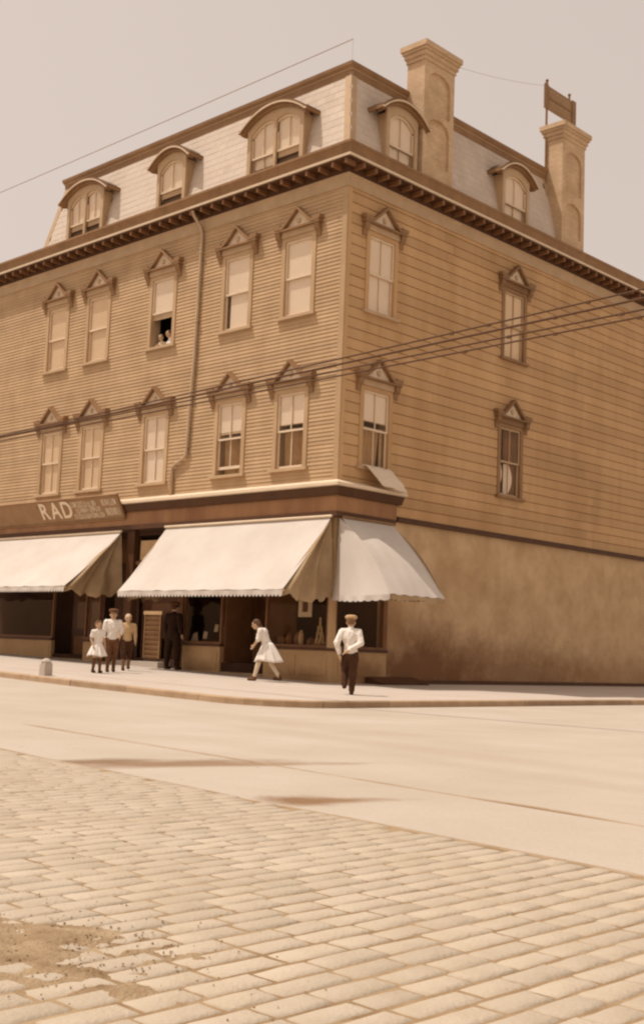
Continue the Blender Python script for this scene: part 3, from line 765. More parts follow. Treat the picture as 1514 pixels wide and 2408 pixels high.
# shop entrance recess
front_box('entrance_return', -3.86, -3.80, .121, 1.1, -.3, 3.68, 'midwood'); front_box('entrance_return', -2.31, -2.256, .121, 1.1, -.3, 3.68, 'midwood')
dr = front_box('shop_door', -3.79, -2.32, 1.0, 1.06, .12, 3.0, 'dark')
front_box('kick_panel', -3.7, -2.4, .975, .998, .2, .85, 'midwood', dr); front_box('door_pane', -3.6, -2.5, .985, .992, 1.0, 2.6, 'glass', dr)
obj('door_handle', MB().tube([(-3.55, .96, 1.0), (-3.55, .94, 1.1), (-3.55, .96, 1.2)], .015, 6), 'metal', dr)
front_box('entrance_sill', -3.85, -2.25, -.02, 1.0, -.1, .115, 'kerb')
# house door between the shops
front_box('pier', -5.58, -5.36, -.03, .15, -.2, 3.855, 'midwood')
front_box('pier', -7.88, -7.56, -.05, .15, -.2, 3.855, 'dbrown')
front_box('house_door', -7.55, -5.59, .35, .42, .27, 3.0, 'dark')
front_box('transom_panel', -7.40, -5.75, .06, .10, 3.02, 3.56, 'tan')
front_box('transom_bar', -7.55, -5.59, .03, .16, 2.90, 3.0, 'midwood')
st = front_box('door_step', -7.85, -5.85, -.38, .34, -.1, .27, 'sidewalk')
sd_ = front_box('slatted_half_door', -7.06, -6.36, .10, .13, .285, 1.62, 'midwood')
for i in range(9):
    z = .34+i*.13; o = obj('slat', MB().box(-.31, .31, -.022, .0, -.042, .042), 'brown', sd_, (-6.71, .095, z+.05)); o.rotation_euler = (.35, 0, 0)
front_box('door_stile', -7.06, -7.02, .06, .099, .285, 1.62, 'brown', sd_); front_box('door_stile', -6.40, -6.36, .06, .099, .285, 1.62, 'brown', sd_); front_box('door_rail', -7.10, -6.32, .055, .0995, 1.53, 1.625, 'tan', sd_)
# left-hand shop
riser(-9.75, -9.05); riser(-14.6, -11.35)
shopwin('F', -9.75, -9.05); shopwin('F', -14.6, -11.35)
front_box('shop_door', -9.04, -7.9, .5, .56, .22, 3.0, 'dark'); 
dr = front_box('shop_door', -11.34, -9.77, .7, .76, .24, 3.0, 'dark'); front_box('kick_panel', -11.2, -9.9, .68, .698, .34, .9, 'midwood', dr); front_box('door_pane', -11.1, -10.0, .685, .692, 1.1, 2.7, 'glass', dr)
front_box('entrance_sill', -11.34, -9.77, -.02, .7, -.1, .235, 'kerb'); front_box('entrance_sill', -9.04, -7.9, -.02, .5, -.1, .2, 'kerb')
front_box('pier', XL, -14.61, -.03, .15, -.2, 3.855, 'midwood'); 
front_box('transom_bar', -11.34, -9.77, .6, .72, 3.0, 3.7, 'midwood'); front_box('transom_bar', -9.04, -7.9, .45, .57, 3.0, 3.7, 'midwood')

# sloped shadow at the foot of the side wall, built as a dark wedge
hb = MB().add([(.03, 1.2, .0), (.54, 1.2, .0), (.03, 3.0, .0), (.54, 3.0, .0), (.03, 1.2, .17), (.52, 1.2, .04), (.03, 3.0, .17), (.52, 3.0, .04)],
    [(0, 1, 5, 4), (2, 6, 7, 3), (1, 3, 7, 5), (0, 4, 6, 2), (4, 5, 7, 6)])
for v in range(len(hb.v)): hb.v[v] = (hb.v[v][0], hb.v[v][1], hb.v[v][2]-.03)
ht = tag(obj('shadow_wedge', hb, 'dark'), 'low dark wedge shaped as a shadow at the foot of the stained plaster wall', 'shadow')
for i in range(6):
    y = 1.23+i*.29
    o = obj('wedge_strip', MB().box(0, .52, 0, .28, .0, .022), 'dark', ht, (.025, y, .145)); o.rotation_euler = (0, math.atan2(.13, .49), 0)

# ------------------------------------------------------------------ awnings
def front_awning(x0, x1, zt, zb, proj, label, gore_r):
    A = empty('awning', (0, 0, 0)); tag(A, label, 'awning', 'canvas shop awnings')
    ytop = -.17; n = 20
    P = []
    nx = 110
    for j in range(n+1):
        t = j/n; row = []
        for i in range(nx+1):
            s = i/nx; X_ = x0+(x1-x0)*s; sag = -.075*math.sin(PI*t)*(0.8+.2*math.sin(X_*1.6))+.045*mn.noise((X_*.9, t*2.2, 5))*math.sin(PI*min(1, t*1.1+.02))+.010*mn.noise((X_*4, t*3, 9))*t-.012*abs(math.sin(X_*PI/.9))*t
            row.append((x0+(x1-x0)*s, ytop+(-proj-ytop)*t, zt+(zb-zt)*t+sag))
        P.append(row)
    obj('canvas', smooth(MB().grid(P).mesh('canvas')), 'canvas', A)
    # valance with scalloped lower edge
    k = int(round((x1-x0)/.125)); us = []; lo = []
    for i in range(k*6+1):
        x = x0+(x1-x0)*i/(k*6); ph = (i % 6)/6
        us.append(x); lo.append(zb-.115-.055*abs(math.sin(PI*ph)) if True else 0)
    P = [[(x, -proj-.004, zb-.02) for x in us], [(x, -proj-.006+.01*math.sin(x*11), z) for x, z in zip(us, lo)]]
    obj('valance', MB().grid(P), 'canvas', A)
    obj('front_bar', MB().tube([(x0-.03, -proj+.02, zb-.03), (x1+.03, -proj+.02, zb-.03)], .02, 8), 'tan', A)
    obj('head_rail', MB().tube([(x0-.03, -.21, zt+.02), (x1+.05, -.21, zt+.02)], .033, 8), 'light', A)
    for xe, ok in ((x1, True), (x0, True)):
        P = []; sg = 1 if xe == x1 else -1
        for j in range(15):
            t = j/14; row = []
            for i in range(41):
                s = i/40
                ye = -.06+( -proj+.06)*s
                y = ytop+(ye-ytop)*t; z = zt-.03+(zb-.02-zt+.03)*t
                z += (.05*math.sin(s*23)*t-.09*math.sin(PI*s))*t
                fold = .13*math.sin(s*15+.6+t*1.5)*t*(1-.4*t)*(0.35+s)+.22*math.sin(s*27+1.2+t)*t*(1-.65*t)*s*s+.06*mn.noise((s*6, t*4, 2))*t
                row.append((xe+sg*(.0+fold-.10*math.sin(PI*t)*math.sin(PI*s)), y, z))
            P.append(row)
        obj('side_gore', smooth(MB().grid(P).mesh('side_gore')), 'canvas_shade', A)
        e = P[-1]; us_ = range(41)
        Q = [e, [(p[0]+.01*sg*math.sin(i*1.3), p[1], p[2]-.09-.03*abs(math.sin(i*PI/4))) for i, p in enumerate(e)]]
        obj('side_valance', MB().grid(Q), 'canvas_shade', A)
        obj('side_arm', MB().tube([(xe-sg*.34, -.04, zb+.04), (xe-sg*.30, -proj+.02, zb-.03)], .014, 6), 'dark', A)
    return A
front_awning(-6.02, .02, 3.84, 2.07, 1.66, 'long pale canvas awning with scalloped edge over the corner shop front', True)
front_awning(-15.5, -8.0, 3.80, 2.20, 1.95, 'pale canvas awning below the lettered signboard, dark folded side', True)
# side awning on the right face, near gore catches the sun
A = empty('awning', (0, 0, 0)); tag(A, 'short bulging canvas awning over the corner window facing the plaster wall', 'awning', 'canvas shop awnings')
P = []
for j in range(15):
    t = j/14; row = []
    for i in range(31):
        s = i/30
        y = .0+(1.84-.0)*s+.06*t*s-.06*t*t*(1-s)
        bul = .16*math.sin(PI*t)*(.5+.5*math.sin(PI*s))
        row.append((.18+(1.80-.18)*t**1.02+bul*.75, y, 3.84+(2.05-3.84)*t+bul*.7+.01*math.sin(s*31)*t))
    P.append(row)
obj('canvas', smooth(MB().grid(P).mesh('canvas')), 'canvas', A)
us = [-.04+(1.90+.04)*i/60 for i in range(61)]
obj('valance', MB().grid([[(1.805, y, 2.04) for y in us], [(1.805+.02*math.sin(y*13), y, 1.95-.035*abs(math.sin(i*PI/5))-.02*math.sin(y*5)) for i, y in enumerate(us)]]), 'canvas_shade', A)
P = []
for j in range(15):
    t = j/14; row = []
    for i in range(31):
        s = i/30
        xe = .04+(1.80-.04)*s; x = .12+(xe-.12)*t; z = 3.84+(2.03-3.84)*t
        bul = .16*math.sin(PI*t)
        if s > .8: x += bul*.75*(s-.8)/.2; z += bul*.7*(s-.8)/.2
        fold = -.05*math.sin(PI*s)*math.sin(PI*t)+.035*math.sin(s*11+t*3)*t*(1-s**4)
        row.append((x, fold-(.06+.26*math.sin(PI*s)**.8)*t*t, z-.05*math.sin(PI*s)*t))
    P.append(row)
obj('side_gore', smooth(MB().grid(P).mesh('side_gore')), 'canvas', A)
e = P[-1]
obj('side_valance', MB().grid([[(p[0], p[1]-.003, p[2]+.01) for p in e], [(p[0], p[1]-.02+.015*math.sin(i*.9), p[2]-.10-.03*abs(math.sin(i*PI/3))) for i, p in enumerate(e)]]), 'canvas', A)
P2 = [[(p[0], 1.86+.04*math.sin(PI*(i/30))*(j/14), p[2]) for i, p in enumerate(r_)] for j, r_ in enumerate(P)]
obj('side_gore', smooth(MB().grid(P2).mesh('side_gore')), 'canvas_shade', A)
obj('front_bar', MB().tube([(1.78, .06, 2.03), (1.78, 1.94, 2.03)], .02, 8), 'tan', A)
obj('head_rail', MB().tube([(.21, .02, 3.86), (.21, 1.9, 3.86)], .03, 8), 'brown', A)

# ------------------------------------------------------------------ leaning signboard with letters
S0 = Vector((-7.90, -.175, 4.21)); ST = Vector((-7.90, -.50, 4.80))      # lower and upper edge at its right end
sv = (ST-S0).normalized(); hgt = (ST-S0).length
SG = empty('shop_signboard', (-7.90, -.175, 4.21)); tag(SG, 'long brown shop signboard leaning out with cream letters RAD', 'sign')
tilt = math.atan2(.325, .59)
def sgn(name, mesh, m, loc=(0, 0, 0)):
    o = obj(name, mesh, m, SG, loc); o.rotation_euler = (tilt, 0, 0); return o
board = MB().box(-8.5, 0, 0, .03, 0, hgt)
sgn('board', board, 'signboard')
sgn('top_moulding', MB().box(-8.5, .02, -.03, .05, hgt+.001, hgt+.04), 'brown'); sgn('bottom_moulding', MB().box(-8.5, .02, -.03, .05, -.05, -.001), 'brown')
sgn('end_moulding', MB().box(.001, .04, -.02, .04, -.04, hgt+.03), 'brown')
def text_mesh(s, size, depth):
    cu = bpy.data.curves.new('t', 'FONT'); cu.body = s; cu.size = size; cu.extrude = depth; cu.offset = .012; cu.space_character = 1.05
    to = bpy.data.objects.new('t', cu); C.objects.link(to); bpy.context.view_layer.update()
    me = bpy.data.meshes.new_from_object(to.evaluated_get(bpy.context.evaluated_depsgraph_get()))
    bpy.data.objects.remove(to); me.transform(Matrix.Rotation(PI/2, 4, 'X')); return me
xo = -3.92
for ch, adv in (('R', .56), ('A', .54), ('D', .5)):
    me = text_mesh(ch, .72, .008); me.materials.clear(); me.transform(Matrix.Diagonal((1.0, 1, 1, 1)))
    sgn('letter', me, 'letter', Vector((xo, 0, 0))+Vector((0, -.325*.13/.674-.012, .59*.13/.674))); xo += adv
rs = random.Random(4)
small = MB()
def scribble(x0, x1, z0, h):                       # weathered small lettering, too worn to read
    x = x0
    while x < x1:
        wd = rs.uniform(.04, .075); k = rs.randint(0, 4)
        small.box(x, x+.018, -.013, -.003, z0, z0+h)
        if k in (0, 1): small.box(x+.0185, x+wd, -.0128, -.003, z0+h-.022, z0+h)
        if k in (0, 2): small.box(x+.0185, x+wd, -.0126, -.003, z0, z0+.022)
        if k in (1, 3): small.box(x+wd-.017, x+wd, -.0122, -.003, z0+.023, z0+h-.023)
        if k in (2, 4): small.box(x+.0187, x+wd-.02, -.0124, -.003, z0+h*.45, z0+h*.45+.02)
        x += wd+rs.choice((.02, .022, .05))
scribble(-2.25, -1.05, .42, .17); scribble(-2.1, -1.0, .25, .15); scribble(-2.25, -.85, .07, .15)
scribble(-.78, -.12, .40, .19); scribble(-.70, -.08, .10, .22)
tag(sgn('small_lettering', small, 'letter'), kind='stuff')
for x in (-.4, -4, -8):
    obj('bracket', MB().tube([(x, .06, .0), (x, -.28, .5)], .012, 6), 'dark', SG)
    obj('bracket', MB().tube([(x, .13, .45), (x, -.26, .5)], .012, 6), 'dark', SG)

# sign on the roof behind the second chimney
RS = empty('roof_sign', (-.45, 9.8, 15.4)); tag(RS, 'small two-row billboard on posts standing above the chimney top', 'sign')
bd = obj('board', MB().box(-.83, .83, -.02, .02, 1.92, 2.66), 'signboard', RS, rz=PI/2)
for zc in (2.46, 2.12):
    b = MB(); x = -.55
    while x < .52:
        wd = rs.uniform(.05, .09); b.box(x, x+.022, -.03, -.021, zc-.10, zc+.10)
        if rs.random() < .7: b.box(x+.0225, x+wd, -.0295, -.021, zc+.07, zc+.098)
        if rs.random() < .6: b.box(x+.0225, x+wd, -.029, -.021, zc-.10, zc-.075)
        x += wd+.035
    tag(obj('worn_lettering', b, 'trim', bd), kind='stuff')
obj('board_rail', MB().box(-.85, .85, -.035, -.0205, 2.26, 2.30), 'brown', RS, rz=PI/2)
for y in (-.62, .62):
    obj('post', MB().tube([(-.05, y, -.6), (-.05, y, 2.82)], .035, 8), 'brown', RS)
    obj('post_knob', MB().lathe([(.01, 0), (.05, .02), (.05, .06), (.01, .09)], (-.05, y, 2.82), 10), 'brown', RS)
obj('edge_board', MB().box(-.87, -.66, -.045, -.022, 1.90, 2.68), 'brown', RS, rz=PI/2); obj('edge_board', MB().box(.66, .87, -.045, -.022, 1.90, 2.68), 'brown', RS, rz=PI/2)

# ------------------------------------------------------------------ wires
def wire(p0, p1, sag, r, m, lab, grp=None, knots=()):
    p0, p1 = Vector(p0), Vector(p1); pts = []
    for i in range(61):
        t = i/60; p = p0.lerp(p1, t); p.z -= sag*4*t*(1-t); pts.append(p)
    o = obj('overhead_wire', MB().tube(pts, r, 6), m); tag(o, lab, 'wire', grp)
    for t in knots:
        p = p0.lerp(p1, t); p.z -= sag*4*t*(1-t)
        obj('wire_clip', MB().box(p.x-.03, p.x+.03, p.y-.012, p.y+.012, p.z-.028, p.z+.012), m, o)
    return o
G = 'street wires strung past the corner'
def wz(xa, za, xb, zb, y, sag, lab, r=.011, kn=()):   # passes two measured points, run on beyond
    sl_ = (zb-za)/(xb-xa); f_ = lambda x: za+sl_*(x-xa)
    wire((-24, y, f_(-24)), (26, y, f_(26)), sag, r, 'wire', lab, G, kn)
wz(11, 5.50, 0, 5.18, -7.0, .08, 'uppermost of the street wires crossing the clapboard wall', .013, (.655, .668, .70, .72, .735))
wz(11, 5.36, 0, 5.10, -7.0, .05, 'heavy street wire second from top across the clapboard wall', .017, (.69,))
wz(11, 5.22, 0, 5.06, -7.0, .05, 'street wire just below the heavy one across the clapboard wall', .013, (.675, .71))
wz(11, 5.13, 0, 4.98, -7.0, .05, 'lowest of the street wires crossing the clapboard wall', .013, (.66, .69, .715))
aw = wire((-22, .5, 16.02), (-.5, .5, 16.04), .03, .011, 'wire_pale', 'single thin aerial wire stretched above the mansard roof edge')
obj('wire_mast', MB().tube([(-.5, .5, 15.40), (-.5, .5, 16.06)], .0035, 6), 'wire_pale', aw)
wire((-.5, 9.2, 18.1), (-.35, 4.0, 16.75), .10, .0045, 'wire_pale', 'fine stay wire from the roof sign to the tall chimney')

# ------------------------------------------------------------------ bedding and cloths
P = []
for i in range(15):
    s = i/14; row = []
    for j in range(25):
        t = j/24; u = .78+.92*s+.30*t*t
        if t < .25: wv, z = -.10+.26*(t/.25), 5.185+.012*math.sin(t*8)
        else:
            q = (t-.25)/.75; wv = .16+.34*q**.8; z = 5.185-.44*q-.13*max(0, q-.75)*4*(.2+.8*s)
        row.append((wv+.012*math.sin(s*9+t*4), u, z+.012*math.sin(s*14+t*3)))
    P.append(row)
rug = obj('bedding_cloth', smooth(MB().grid(P).mesh('bedding_cloth')), 'stripe')
sm_ = rug.modifiers.new('thick', 'SOLIDIFY'); sm_.thickness = .025
tag(rug, 'pale striped bedding cloth hung out over the window sill above the shop cornice', 'cloth')
b = MB()
P = []
for i in range(19):
    s = i/18; row = []
    for j in range(13):
        t = j/12; a = PI*1.15*t-.2
        row.append((-2.40+.62*s, .02-.16*math.cos(a)+.02*math.sin(s*14), 12.88+.15*max(0, math.sin(a))*(1+.35*math.sin(s*11+1))))
    P.append(row)
o = obj('bedding_roll', smooth(MB().grid(P).mesh('bedding_roll')), 'cream')
tag(o, 'rolled pale bedding airing on the sill of the wide dormer', 'bedding')

# ------------------------------------------------------------------ goods in the shop windows
fr = empty('framed_card', (-1.02, .14, 1.52)); tag(fr, 'pale framed card hanging inside the corner shop window', 'card')
obj('frame', MB().box(-.22, -.10, -.01, .01, 0, .66).box(.10, .22, -.01, .01, 0, .66).box(-.0995, .0995, -.01, .01, 0, .12).box(-.0995, .0995, -.01, .01, .56, .66), 'cream', fr)
obj('picture', MB().box(-.105, .105, .011, .016, .1, .58), 'midwood', fr)
obj('figure', MB().prism([(-.07, .12), (.07, .12), (.03, .5), (-.03, .5)], .004, .0105), 'dark', fr)
tower = empty('tin_tower', (-.66, .30, .865)); tower.scale = (.62, .62, .8); tag(tower, 'tall tapering tower of tins in the corner shop window', 'tins')
obj('stand', MB().box(-.2, .2, -.18, .18, .0, .03), 'midwood', tower)
for k in range(9):
    r_ = .20*(1-k/11); nn = max(1, int(7*(1-k/9.5)))
    for q in range(nn):
        a = 2*PI*q/nn+k*.4
        obj('tin', MB().lathe([(.03, 0), (.042, .004), (.042, .082), (.03, .086)], ((r_-.045)*math.cos(a) if nn > 1 else 0, (r_-.045)*math.sin(a) if nn > 1 else 0, .031+k*.088), 10), 'tan', tower)
gl = [(-1.72, .35, .10, .26), (-1.5, .45, .13, .30), (-1.28, .3, .07, .34), (-1.09, .45, .10, .18), (-.94, .24, .07, .13), (-1.85, .3, .1, .15), (-2.05, .4, .12, .22)]
for i, (x, y, r_, h) in enumerate(gl):
    sh = obj('crock', MB().lathe([(r_*.55, 0), (r_*.8, .01), (r_, h*.4), (r_*.85, h*.75), (r_*.45, h*.86), (r_*.5, h)], (0, 0, 0), 14), 'tan' if i == 2 else 'midwood', None, (x, y, .865))
    tag(sh, ['narrow brown crock standing beside the widest crock', 'widest brown crock, between a narrow brown crock and the tall pale one', 'tall pale crock in the corner shop window', 'brown crock between the tall pale crock and the smallest crock', 'smallest brown crock, nearest the tower of tins', 'low narrow brown crock beside the round squat one', 'round squat brown crock at the entrance end of the corner window'][i], 'crock', 'crocks in the corner shop window')
obj('display_shelf', MB().box(-2.2, -.2, .12, 1.5, .78, .862), 'midwood', B); obj('display_shelf', MB().box(-5.29, -3.87, .12, 1.3, .78, .862), 'midwood', B)
for i, (x, z, a) in enumerate(((-5.15, .865, .5), (-4.86, .93, .3), (-4.55, 1.12, .2))):
    o = obj('show_card', MB().prism([(-.10, 0), (.10, 0), (.05, .24), (-.04, .2)] if i == 0 else [(-.06, 0), (.06, 0), (.06, .18), (-.05, .2)], -.004, .004), 'cream', None, (x, .25+.1*i, z)); o.rotation_euler = (-.2, 0, a)
    tag(o, ['pale pointed show card standing low in the shop window beside the dark figure', 'small pale show card in the middle of the same window shelf', 'small pale show card pinned highest in the window'][i], 'card', 'show cards in the shop window')
b = MB().box(-.5, .5, -.03, .03, 0, .03)
for i, (x, z) in enumerate(((-4.2, .87), (-4.05, 1.3))):
    o = obj('carton', MB().box(-.16, .16, -.12, .12, 0, .42), 'midwood', None, (x, .6, .863 if i == 0 else 1.284)); tag(o, ['brown carton standing on the window shelf of the shop', 'brown carton set on top of another in the shop window'][i], 'carton', 'cartons in the shop window')

# kerbside post
ps = empty('hitching_post', (-1.52, -6.66, base(-1.52))); tag(ps, 'short pale stone post standing on the sidewalk beside the kerb', 'post')
obj('shaft', MB().rings([[(sx_*r_, sy_*r_, z) for sx_, sy_ in ((-1,-1),(1,-1),(1,1),(-1,1))] for r_, z in ((.095, -.02), (.09, .22), (.08, .26))]), 'sidewalk', ps)
obj('cap', MB().lathe([(.10, .261), (.10, .285), (.06, .33), (.01, .345)], (0, 0, 0), 12), 'sidewalk', ps)

# ------------------------------------------------------------------ people
def ico(bm, c, rad, rot=None):
    Mx = Matrix.Translation(c) @ (rot.to_4x4() if rot else Matrix()) @ Matrix.Diagonal((*rad, 1))
    bmesh.ops.create_icosphere(bm, subdivisions=3, radius=1.0, matrix=Mx)
def capsule(bm, p0, p1, r0, r1):
    p0, p1 = Vector(p0), Vector(p1); d = p1-p0; L_ = d.length
    q = Vector((0, 0, 1)).rotation_difference(d).to_matrix().to_4x4()
    n = 14; prof = []
    for i in range(5): a = -PI/2+PI/2*i/4; prof.append((r0*math.cos(a), r0*math.sin(a)))
    for i in range(5): a = PI/2*i/4; prof.append((r1*math.cos(a), L_+r1*math.sin(a)))
    vs_ = [[bm.verts.new(Matrix.Translation(p0) @ q @ Vector((max(r, 1e-4)*math.cos(2*PI*j/n), max(r, 1e-4)*math.sin(2*PI*j/n), z))) for j in range(n)] for r, z in prof]
    for i in range(len(vs_)-1):
        for j in range(n): bm.faces.new((vs_[i][j], vs_[i][(j+1) % n], vs_[i+1][(j+1) % n], vs_[i+1][j]))
    bm.faces.new(vs_[0][::-1]); bm.faces.new(vs_[-1])
def fuse(bm, name, voxel, it=4, fold=0.0):
    me = bpy.data.meshes.new(name); bm.to_mesh(me); bm.free()
    ob = bpy.data.objects.new(name, me); C.objects.link(ob)
    r = ob.modifiers.new('r', 'REMESH'); r.mode = 'VOXEL'; r.voxel_size = voxel
    s = ob.modifiers.new('s', 'SMOOTH'); s.iterations = it; s.factor = .5
    bpy.context.view_layer.update()
    m2 = bpy.data.meshes.new_from_object(ob.evaluated_get(bpy.context.evaluated_depsgraph_get())); m2.name = name
    bpy.data.objects.remove(ob)
    if fold:
        nn_ = [v.normal.copy() for v in m2.vertices]
        for v, q in zip(m2.vertices, nn_):
            c = v.co; v.co = c+q*fold*(mn.noise((c.x*22, c.y*22, c.z*13))+.6*mn.noise((c.x*40+c.z*25, c.y*40, c.z*30)))
    return smooth(m2)
STD = dict(head=(0, .01, .925), neck=(0, 0, .845), chest=(0, 0, .735), pelvis=(0, 0, .505),
    shl=(-.105, 0, .80), shr=(.105, 0, .80), ell=(-.135, -.015, .655), elr=(.135, -.015, .655), wrl=(-.14, .03, .525), wrr=(.14, .03, .525),
    hil=(-.052, 0, .50), hir=(.052, 0, .50), knl=(-.055, .012, .28), knr=(.055, .012, .28), anl=(-.055, -.01, .045), anr=(.055, -.01, .045))
def person(label, H, loc, heading, pose=None, look=0.0, nod=0.0, shirt='white', sleeves='long', legs='knickers', leg_m='darkcloth', hair='short', hair_m='hair_d', hat=None,
           dress=None, stocking=None, shoe='darkcloth', grp='people on the sidewalk', foot=(0, 0), bulk=1.0):
    J = {k: Vector(v) for k, v in STD.items()}
    for k, v in (pose or {}).items(): J[k] = Vector(v)
    S = H
    for k in J: J[k] = J[k]*S
    bm = bmesh.new(); hd = J['head']; hr = Matrix.Rotation(look, 3, 'Z') @ Matrix.Rotation(nod, 3, 'X')
    ico(bm, hd+hr @ Vector((0, 0, .012*S)), (.055*S, .066*S, .066*S), hr); ico(bm, hd+hr @ Vector((0, .016*S, -.032*S)), (.043*S, .047*S, .046*S), hr)
    ico(bm, hd+hr @ Vector((0, .068*S, -.012*S)), (.010*S, .014*S, .018*S), hr)
    for s in (-1, 1): ico(bm, hd+hr @ Vector((s*.056*S, -.002*S, -.008*S)), (.008*S, .014*S, .019*S), hr)
    capsule(bm, J['neck']-Vector((0, 0, .03*S)), hd-Vector((0, 0, .03*S)), .034*S, .030*S)
    ico(bm, J['chest'], (.092*S, .062*S, .105*S)); capsule(bm, J['chest'], J['pelvis'], .062*S, .068*S); ico(bm, J['pelvis'], (.080*S, .062*S, .065*S))
    for a in 'lr':
        capsule(bm, J['neck']-Vector((0, 0, .035*S)), J['sh'+a], .035*S, .036*S)
        capsule(bm, J['sh'+a], J['el'+a], .033*S, .026*S); capsule(bm, J['el'+a], J['wr'+a], .026*S, .018*S)
        d = (J['wr'+a]-J['el'+a]).normalized(); sd2 = 1 if a == 'r' else -1
        side = d.cross(Vector((0, 1, 0.2))).normalized()*sd2; nrm = side.cross(d).normalized()
        palm = J['wr'+a]+d*.035*S; capsule(bm, J['wr'+a], palm, .018*S, .021*S)
        fwd_ = nrm if nrm.y > 0 else -nrm
        lat = fwd_.cross(d).normalized()
        for q, ln in ((-1.5, .030), (-.5, .037), (.5, .040), (1.5, .035)):
            b0 = palm+fwd_*(q*.0095*S)+d*.012*S; k1 = b0+d*ln*.6*S-lat*sd2*.006*S*0; k2 = k1+(d*.8-lat*.5*sd2).normalized()*ln*.5*S
            capsule(bm, b0, k1, .0068*S, .006*S); capsule(bm, k1, k2, .006*S, .005*S)
        t0 = J['wr'+a]+d*.018*S+fwd_*.014*S; capsule(bm, t0, t0+(d*.7+fwd_*.7).normalized()*.036*S, .0078*S, .006*S)
        capsule(bm, J['hi'+a], J['kn'+a], .055*S, .038*S); capsule(bm, J['kn'+a], J['an'+a], .037*S, .023*S)
        toe = J['an'+a]+Vector((0, .085*S, -.022*S)); capsule(bm, J['an'+a]+Vector((0, -.01*S, -.02*S)), toe, .024*S, .019*S)
    P_ = obj('person', fuse(bm, 'person', .0085 if H > .9 else .008), 'skin', None, loc, heading)
    tag(P_, label, 'person', grp)
    # eyes and mouth
    for s in (-1, 1):
        m = MB().lathe([(.001, -.004*S), (.007*S, -.002*S), (.0075*S, .002*S), (.001, .004*S)], (0, 0, 0), 10).mesh('eye'); m.transform(Matrix.Rotation(PI/2, 4, 'X'))
        m.transform(hr.to_4x4()); obj('eye', m, 'eye', P_, hd+hr @ Vector((s*.022*S, .062*S, .006*S)))
    m = MB().box(-.016*S, .016*S, -.003*S, .003*S, -.003*S, .003*S).mesh('mouth'); m.transform(hr.to_4x4()); obj('mouth', m, 'hair_m', P_, hd+hr @ Vector((0, .062*S, -.040*S)))
    # hair
    if hair:
        bm = bmesh.new()
        ico(bm, hd+hr @ Vector((0, -.010*S, .022*S)), (.061*S, .069*S, .066*S), hr)
        if hair == 'curly':
            rr = random.Random(3)
            for k in range(26):
                a = rr.uniform(.9, 5.4)-PI/2*0; z = rr.uniform(-.05, .06)
                v = Vector((math.sin(a+PI-.0)*.062, -abs(math.cos(a))*.03-.02+.0*a, z)) if k < 18 else Vector((rr.uniform(-.05, .05), rr.uniform(-.03, .035), .07))
                ico(bm, hd+hr @ (v*S), (.022*S, .022*S, .022*S))
        if hair == 'long':
            for s in (-.03, 0, .03): capsule(bm, hd+hr @ Vector((s*S, -.05*S, .0)), hd+hr @ Vector((s*1.4*S, -.075*S, -.11*S)), .03*S, .018*S)
        hm_ = fuse(bm, 'hair', .009, 3)
        b2 = bmesh.new(); b2.from_mesh(hm_); inv = hr.inverted()
        dl = [f for f in b2.faces if (lambda q: q.y > .030*S and q.z < .042*S)(inv @ (f.calc_center_median()-hd))]
        bmesh.ops.delete(b2, geom=dl, context='FACES'); b2.to_mesh(hm_); b2.free()
        obj('hair', hm_, hair_m, P_)
    if hat == 'cap':
        m = MB().lathe([(.070*S, 0), (.080*S, .018*S), (.082*S, .03*S), (.06*S, .052*S), (.02*S, .058*S), (.002, .058*S)], (0, 0, 0), 20)
        m.rings([[(sx_*S, y_*S, z_*S) for sx_, y_, z_ in ((-.05, .05, z0), (0, .060, z0), (.05, .05, z0), (.042, .095, z0-.012), (0, .110, z0-.015), (-.042, .095, z0-.012))] for z0 in (.002, .010)])
        me = smooth(m.mesh('cap')); me.transform(hr.to_4x4()); obj('cap', me, 'straw' if hair_m == 'hair_m' else 'midcloth', P_, hd+hr @ Vector((0, 0, .040*S)))
    # shirt or bodice
    g = .010*S; bm = bmesh.new()
    ico(bm, J['chest'], (.100*S*bulk, .070*S*bulk, .115*S)); capsule(bm, J['chest'], J['pelvis']+Vector((0, 0, .04*S)), .074*S*bulk, .074*S*bulk)
    ico(bm, J['pelvis']+Vector((0, 0, .055*S)), (.086*S*bulk, .070*S*bulk, .05*S)); capsule(bm, J['neck']-Vector((0, 0, .03*S)), J['neck']-Vector((0, 0, .005*S)), .046*S, .040*S)
    for a in 'lr':
        capsule(bm, J['neck']-Vector((0, 0, .038*S)), J['sh'+a], .043*S, .047*S)
        if sleeves == 'long': capsule(bm, J['sh'+a], J['el'+a], .046*S, .040*S); capsule(bm, J['el'+a], J['el'+a].lerp(J['wr'+a], .85), .041*S, .027*S)
        elif sleeves == 'elbow': capsule(bm, J['sh'+a], J['el'+a], .046*S, .040*S)
        else: capsule(bm, J['sh'+a], J['sh'+a].lerp(J['el'+a], .6), .045*S, .042*S)
    obj('shirt' if not dress else 'bodice', fuse(bm, 'shirt', .010, 3, .011), shirt, P_)
